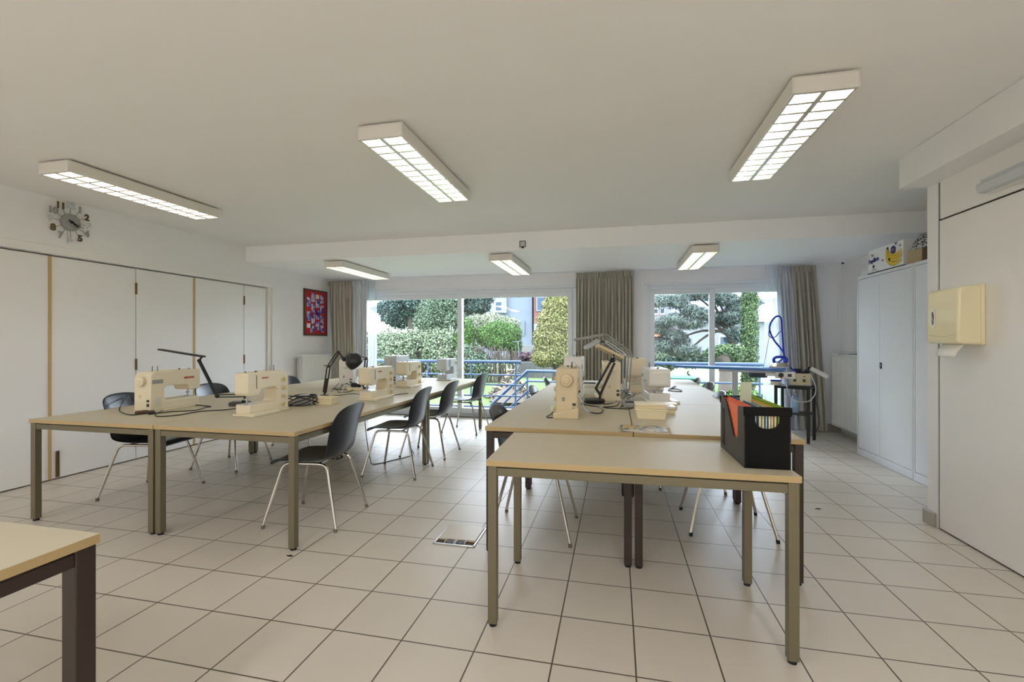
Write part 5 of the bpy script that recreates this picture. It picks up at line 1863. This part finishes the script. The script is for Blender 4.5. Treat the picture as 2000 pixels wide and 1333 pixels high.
# pine in front of the right window
yp = 13.5
pb = [(1290, 590), (1310, 625), (1330, 590), (1345, 640), (1320, 660), (1365, 610), (1360, 575), (1300, 655), (1345, 610), (1300, 680), (1335, 690), (1420, 580), (1450, 600), (1435, 620), (1470, 585), (1405, 620), (1400, 580), (1440, 655), (1370, 560), (1280, 640)]
blobs = []
for k, (u, v) in enumerate(pb):
    for j in range(3):
        blobs.append(U(u + random.uniform(-14, 14), v + random.uniform(-9, 9), yp + random.uniform(-.8, .8), random.uniform(.22, .38), .3, random.uniform(.12, .2)))
bs = G(1425, 700, yp + 0.4)
ex = []
for k, (u, v) in enumerate(pb[::2]):
    ex.append((tuple(G(1425, 640 + 5 * (k % 5), yp + 0.3)), tuple(G(u, v + 4, yp)), 0.05))
tree('pine', 'spreading grey-green pine outside the second window', (bs.x, bs.y, GZ), 3.9, 0.13, blobs, 40000, 0.020, 'pine', 6.0, ex, shell=0.3)
b = G(1463, 700, 12.4)
tree('ivy_trunk', 'ivy-covered trunk at the sheer curtain side of the pine window', (b.x, 12.4, GZ), 3.8, 0.13,
     [U(1464, 560 + 20 * k, 12.4, .20, .25, .28) for k in range(10)], 13000, 0.034, 'ivy', 1.3, shell=0.7)
b = G(1420, 745, 11.8)
r = thing('tree_stump', 'tall pale stump crowned with leafy ivy', 'stump', (b.x, 11.8, gz(11.8)))
zt = G(1420, 690, 11.8).z - gz(11.8)
MB().tube([(0, 0, 0), (0.0, 0, zt * 0.5), (0.03, 0, zt * 0.8), (-0.1, 0, zt)], [0.22, 0.17, 0.19, 0.25], 14).tube([(0.05, 0, zt * .7), (0.25, 0, zt)], [0.14, 0.16], 10).build('trunk', M['twig'], r)
leaves('foliage', [(0, 0, zt + 0.05, .42, .3, .16), (0.15, -0.1, zt - 0.05, .16, .2, .22), (-.3, 0, zt + .0, .2, .2, .14)], 6000, 0.034, LM['ivy'], r, 1.4, 0.6)
b = G(1345, 720, 15)
tree('low_shrubs', 'low green shrubs under the pine by the blue railing', (b.x, 15, GZ), 0.8, 0.04,
     [U(1300, 705, 15, .5, .4, .3), U(1345, 700, 15, .5, .4, .3), U(1385, 703, 15, .4, .4, .25), U(1280, 712, 15, .4, .4, .25)], 3200, 0.07, 'mid', 1.6, cat='shrub')
b = G(1450, 790, 11)
tree('low_shrubs', 'yellow-green plants low outside behind the ironing board post', (b.x, 11, GZ), 0.4, 0.03,
     [U(1420, 790, 11, .3, .3, .2), U(1450, 775, 11, .3, .3, .22), U(1470, 790, 11, .3, .3, .25)], 2200, 0.06, 'bright', 1.6, cat='shrub')

# debris pile
dp = MB()
for k in range(320):
    a_ = random.uniform(0, 2 * PI)
    rr_ = random.random() ** 0.6
    x_, y_ = 0.75 * rr_ * math.cos(a_), 0.4 * rr_ * math.sin(a_)
    z_ = 0.75 * (1 - rr_) * random.uniform(0.3, 1)
    d = Vector((random.uniform(-1, 1), random.uniform(-1, 1), random.uniform(-.4, .5))).normalized() * random.uniform(0.1, 0.3)
    dp.tube([Vector((x_, y_, z_ + .03)) - d / 2, Vector((x_, y_, z_ + .03)) + d / 2], random.uniform(.01, .025), 5, mi=random.randint(0, 2))
dp.lathe([(0.66, 0), (0.45, 0.16), (0.22, 0.34), (0.0, 0.45)], (0, 0, 0), 14, 0)
b = G(1000, 765, 11.6)
ob = dp.build('garden_cuttings', [M['twig'], M['bark'], M['tan']])
ob.location = (b.x, 11.6, gz(11.6) - 0.05)
ob.scale = (0.9, 1, 1.15)
tag(ob, 'heap of dry garden cuttings on the lawn below the stair railing', 'cuttings heap', None, 'stuff')

# garden wall, bin, line pole
struct('garden_wall', MB().box(G(1012, 720, 15.0).x, G(1250, 720, 15.0).x, 15.0, 15.2, GZ, G(1060, 708, 15).z), M['concrete'], smooth=False)
r = thing('wheelie_bin', 'green wheeled bin beyond the blue railing', 'bin', (G(1335, 735, 10.6).x, 10.6, gz(10.6)))
MB().prism([(-0.22, 0.08), (0.22, 0.08), (0.28, 0.95), (-0.28, 0.95)], -0.26, 0.26, 'y').build('bin_body', M['bin'], r, bevel=0.02)
MB().box(-0.3, 0.3, -0.3, 0.28, 0.955, 1.0).build('lid', M['bin'], r, bevel=0.015)
for sx in (-1, 1):
    MB().cyl((sx * .2, .22, .09), (sx * .25, .22, .09), .09).build('wheel', M['rubber'], r)
r = thing('line_pole', 'thin grey washing line pole in the garden', 'pole', (G(1016, 700, 13.0).x, 13.0, GZ))
MB().tube([(0, 0, 0), (-0.06, 0, 1.22)], 0.012, 8).build('pole', M['slate'], r)
MB().tube([(-0.22, 0, 1.19), (0.05, 0, 1.22)], 0.008, 6).build('cross_arm', M['slate'], r)


# houses
def win(mbw, mbf, x, z, w_, h_, y):
    pass


yk = 30.0
p0, p1 = G(905, 700, yk), G(1042, 700, yk)
r = thing('white_house', 'pale blue-white rendered house with one small window beyond the bush', 'house', (p0.x, yk, GZ))
o = Vector(r.location)
MB().box(0, p1.x - p0.x - 0.1, 0, 8, 0, 9.0).build('wall', M['render'], r, smooth=False)
q0, q1 = G(940, 560, yk), G(991, 612, yk)
MB().box(q0.x - o.x, q1.x - o.x, -0.25, 0, q1.z - o.z, 9.0).build('bay', M['renderw'], r, smooth=False)
w0, w1 = G(968, 590, yk - .3), G(980, 607, yk - .3)
wf = MB().box(w0.x - o.x - .08, w1.x - o.x + .08, -0.30, -0.24, w1.z - o.z - .08, w0.z - o.z + .08).build('window_frame', M['pvc'], r)
MB().box(w0.x - o.x, w1.x - o.x, -0.31, -0.29, w1.z - o.z, w0.z - o.z).build('pane', M['pane'], wf)
d0, d1 = G(1023, 627, yk), G(1025, 655, yk)
MB().box(d0.x - o.x, d1.x - o.x, -.12, 0, d1.z - o.z, d0.z - o.z).build('flue', M['slate'], r)
MB().box(-0.3, p1.x - p0.x - 0.1, -0.3, 8.3, 9.0, 9.3).build('roof', M['slate'], r, smooth=False)
p0, p1 = G(1042.5, 700, yk - .4), G(1150, 700, yk - .4)
r = thing('brick_house', 'red brick house end half hidden by the yellow-green cypress', 'house', (p0.x, yk - .4, GZ))
o = Vector(r.location)
zz = G(1050, 632, yk - .4).z - GZ
MB().box(0, p1.x - p0.x, 0, 8, zz, 7.6).build('wall', M['brick'], r, smooth=False)
MB().box(0, p1.x - p0.x, 0.02, 8, 0, zz).build('plinth_wall', M['renderw'], r, smooth=False)
w0, w1 = G(1050, 582, yk - .5), G(1066, 605, yk - .5)
wf = MB().box(w0.x - o.x - .1, w1.x - o.x + .1, -0.08, 0.02, w1.z - o.z - .1, w0.z - o.z + .1).build('window_frame', M['slate'], r)
MB().box(w0.x - o.x, w1.x - o.x, -0.1, -0.05, w1.z - o.z, w0.z - o.z).build('pane', M['pane'], wf)
MB().box(0.0, p1.x - p0.x + .2, -0.3, 8.3, 7.6, 7.9).build('roof', M['slate'], r, smooth=False)
# balcony / shed at the foot of the white house
p0, p1 = G(1012, 700, 24), G(1046, 700, 24)
r = thing('garden_shed', 'dark open shed with grey fence top beside the white house', 'shed', (p0.x, 24, GZ))
zt = G(1020, 675, 24).z - GZ
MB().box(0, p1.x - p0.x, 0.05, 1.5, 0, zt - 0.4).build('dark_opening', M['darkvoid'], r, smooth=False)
MB().box(-0.05, p1.x - p0.x + .05, 0, 1.6, zt - 0.4, zt).build('parapet', M['concrete'], r, smooth=False)
fe = MB()
for k in range(12):
    fe.box(k * 0.08, k * 0.08 + .02, 0.0, .02, zt, zt + .45)
fe.box(0, p1.x - p0.x, 0, .03, zt + .43, zt + .47)
fe.build('fence', M['slate'], r)
# white buildings to the right
p0, p1 = G(1255, 700, 36), G(1330, 700, 36)
r = thing('office_building', 'white building with a blue roof edge behind the pine', 'building', (p0.x, 36, GZ))
o = Vector(r.location)
zt = G(1290, 588, 36).z - GZ
MB().box(0, p1.x - p0.x, 0, 8, 0, zt).build('wall', M['renderw'], r, smooth=False)
MB().box(-0.3, p1.x - p0.x + .3, -0.6, 8, zt, zt + 0.35).build('roof_edge', M['roofblue'], r, smooth=False)
w0, w1 = G(1262, 604, 35.9), G(1300, 612, 35.9)
for k in range(3):
    a_ = w0.x - o.x + k * (w1.x - w0.x) / 3
    wf = MB().box(a_ + .05, a_ + (w1.x - w0.x) / 3 - .05, -.08, 0.02, w1.z - o.z - 0.1, w0.z - o.z + .1).build('window_frame', M['pvc'], r)
    MB().box(a_ + .1, a_ + (w1.x - w0.x) / 3 - .1, -.1, -.05, w1.z - o.z, w0.z - o.z).build('pane', M['pane'], wf)
MB().box(0.2, 2.5, -0.9, 0, G(1280, 650, 36).z - GZ - .3, G(1280, 640, 36).z - GZ).build('awning', M['orange'], r)
p0, p1 = G(1330, 700, 27), G(1560, 700, 27)
r = thing('white_bungalow', 'low white house with paired windows seen under the pine', 'house', (p0.x, 27, GZ))
o = Vector(r.location)
zt = G(1400, 630, 27).z - GZ
MB().box(0, p1.x - p0.x, 0, 8, 0, zt).build('wall', M['renderw'], r, smooth=False)
MB().prism([(-0.3, zt), (8.3, zt), (4, zt + 1.6)], -0.3, p1.x - p0.x + .3, 'x').build('roof', M['slate'], r, smooth=False)
for ua, ub in ((1407, 1421), (1426, 1441)):
    w0, w1 = G(ua, 658, 26.9), G(ub, 673, 26.9)
    wf = MB().box(w0.x - o.x - .06, w1.x - o.x + .06, -.08, .02, w1.z - o.z - .06, w0.z - o.z + .06).build('window_frame', M['pvc'], r)
    MB().box(w0.x - o.x, w1.x - o.x, -.1, -.05, w1.z - o.z, w0.z - o.z).build('pane', M['pane'], wf)
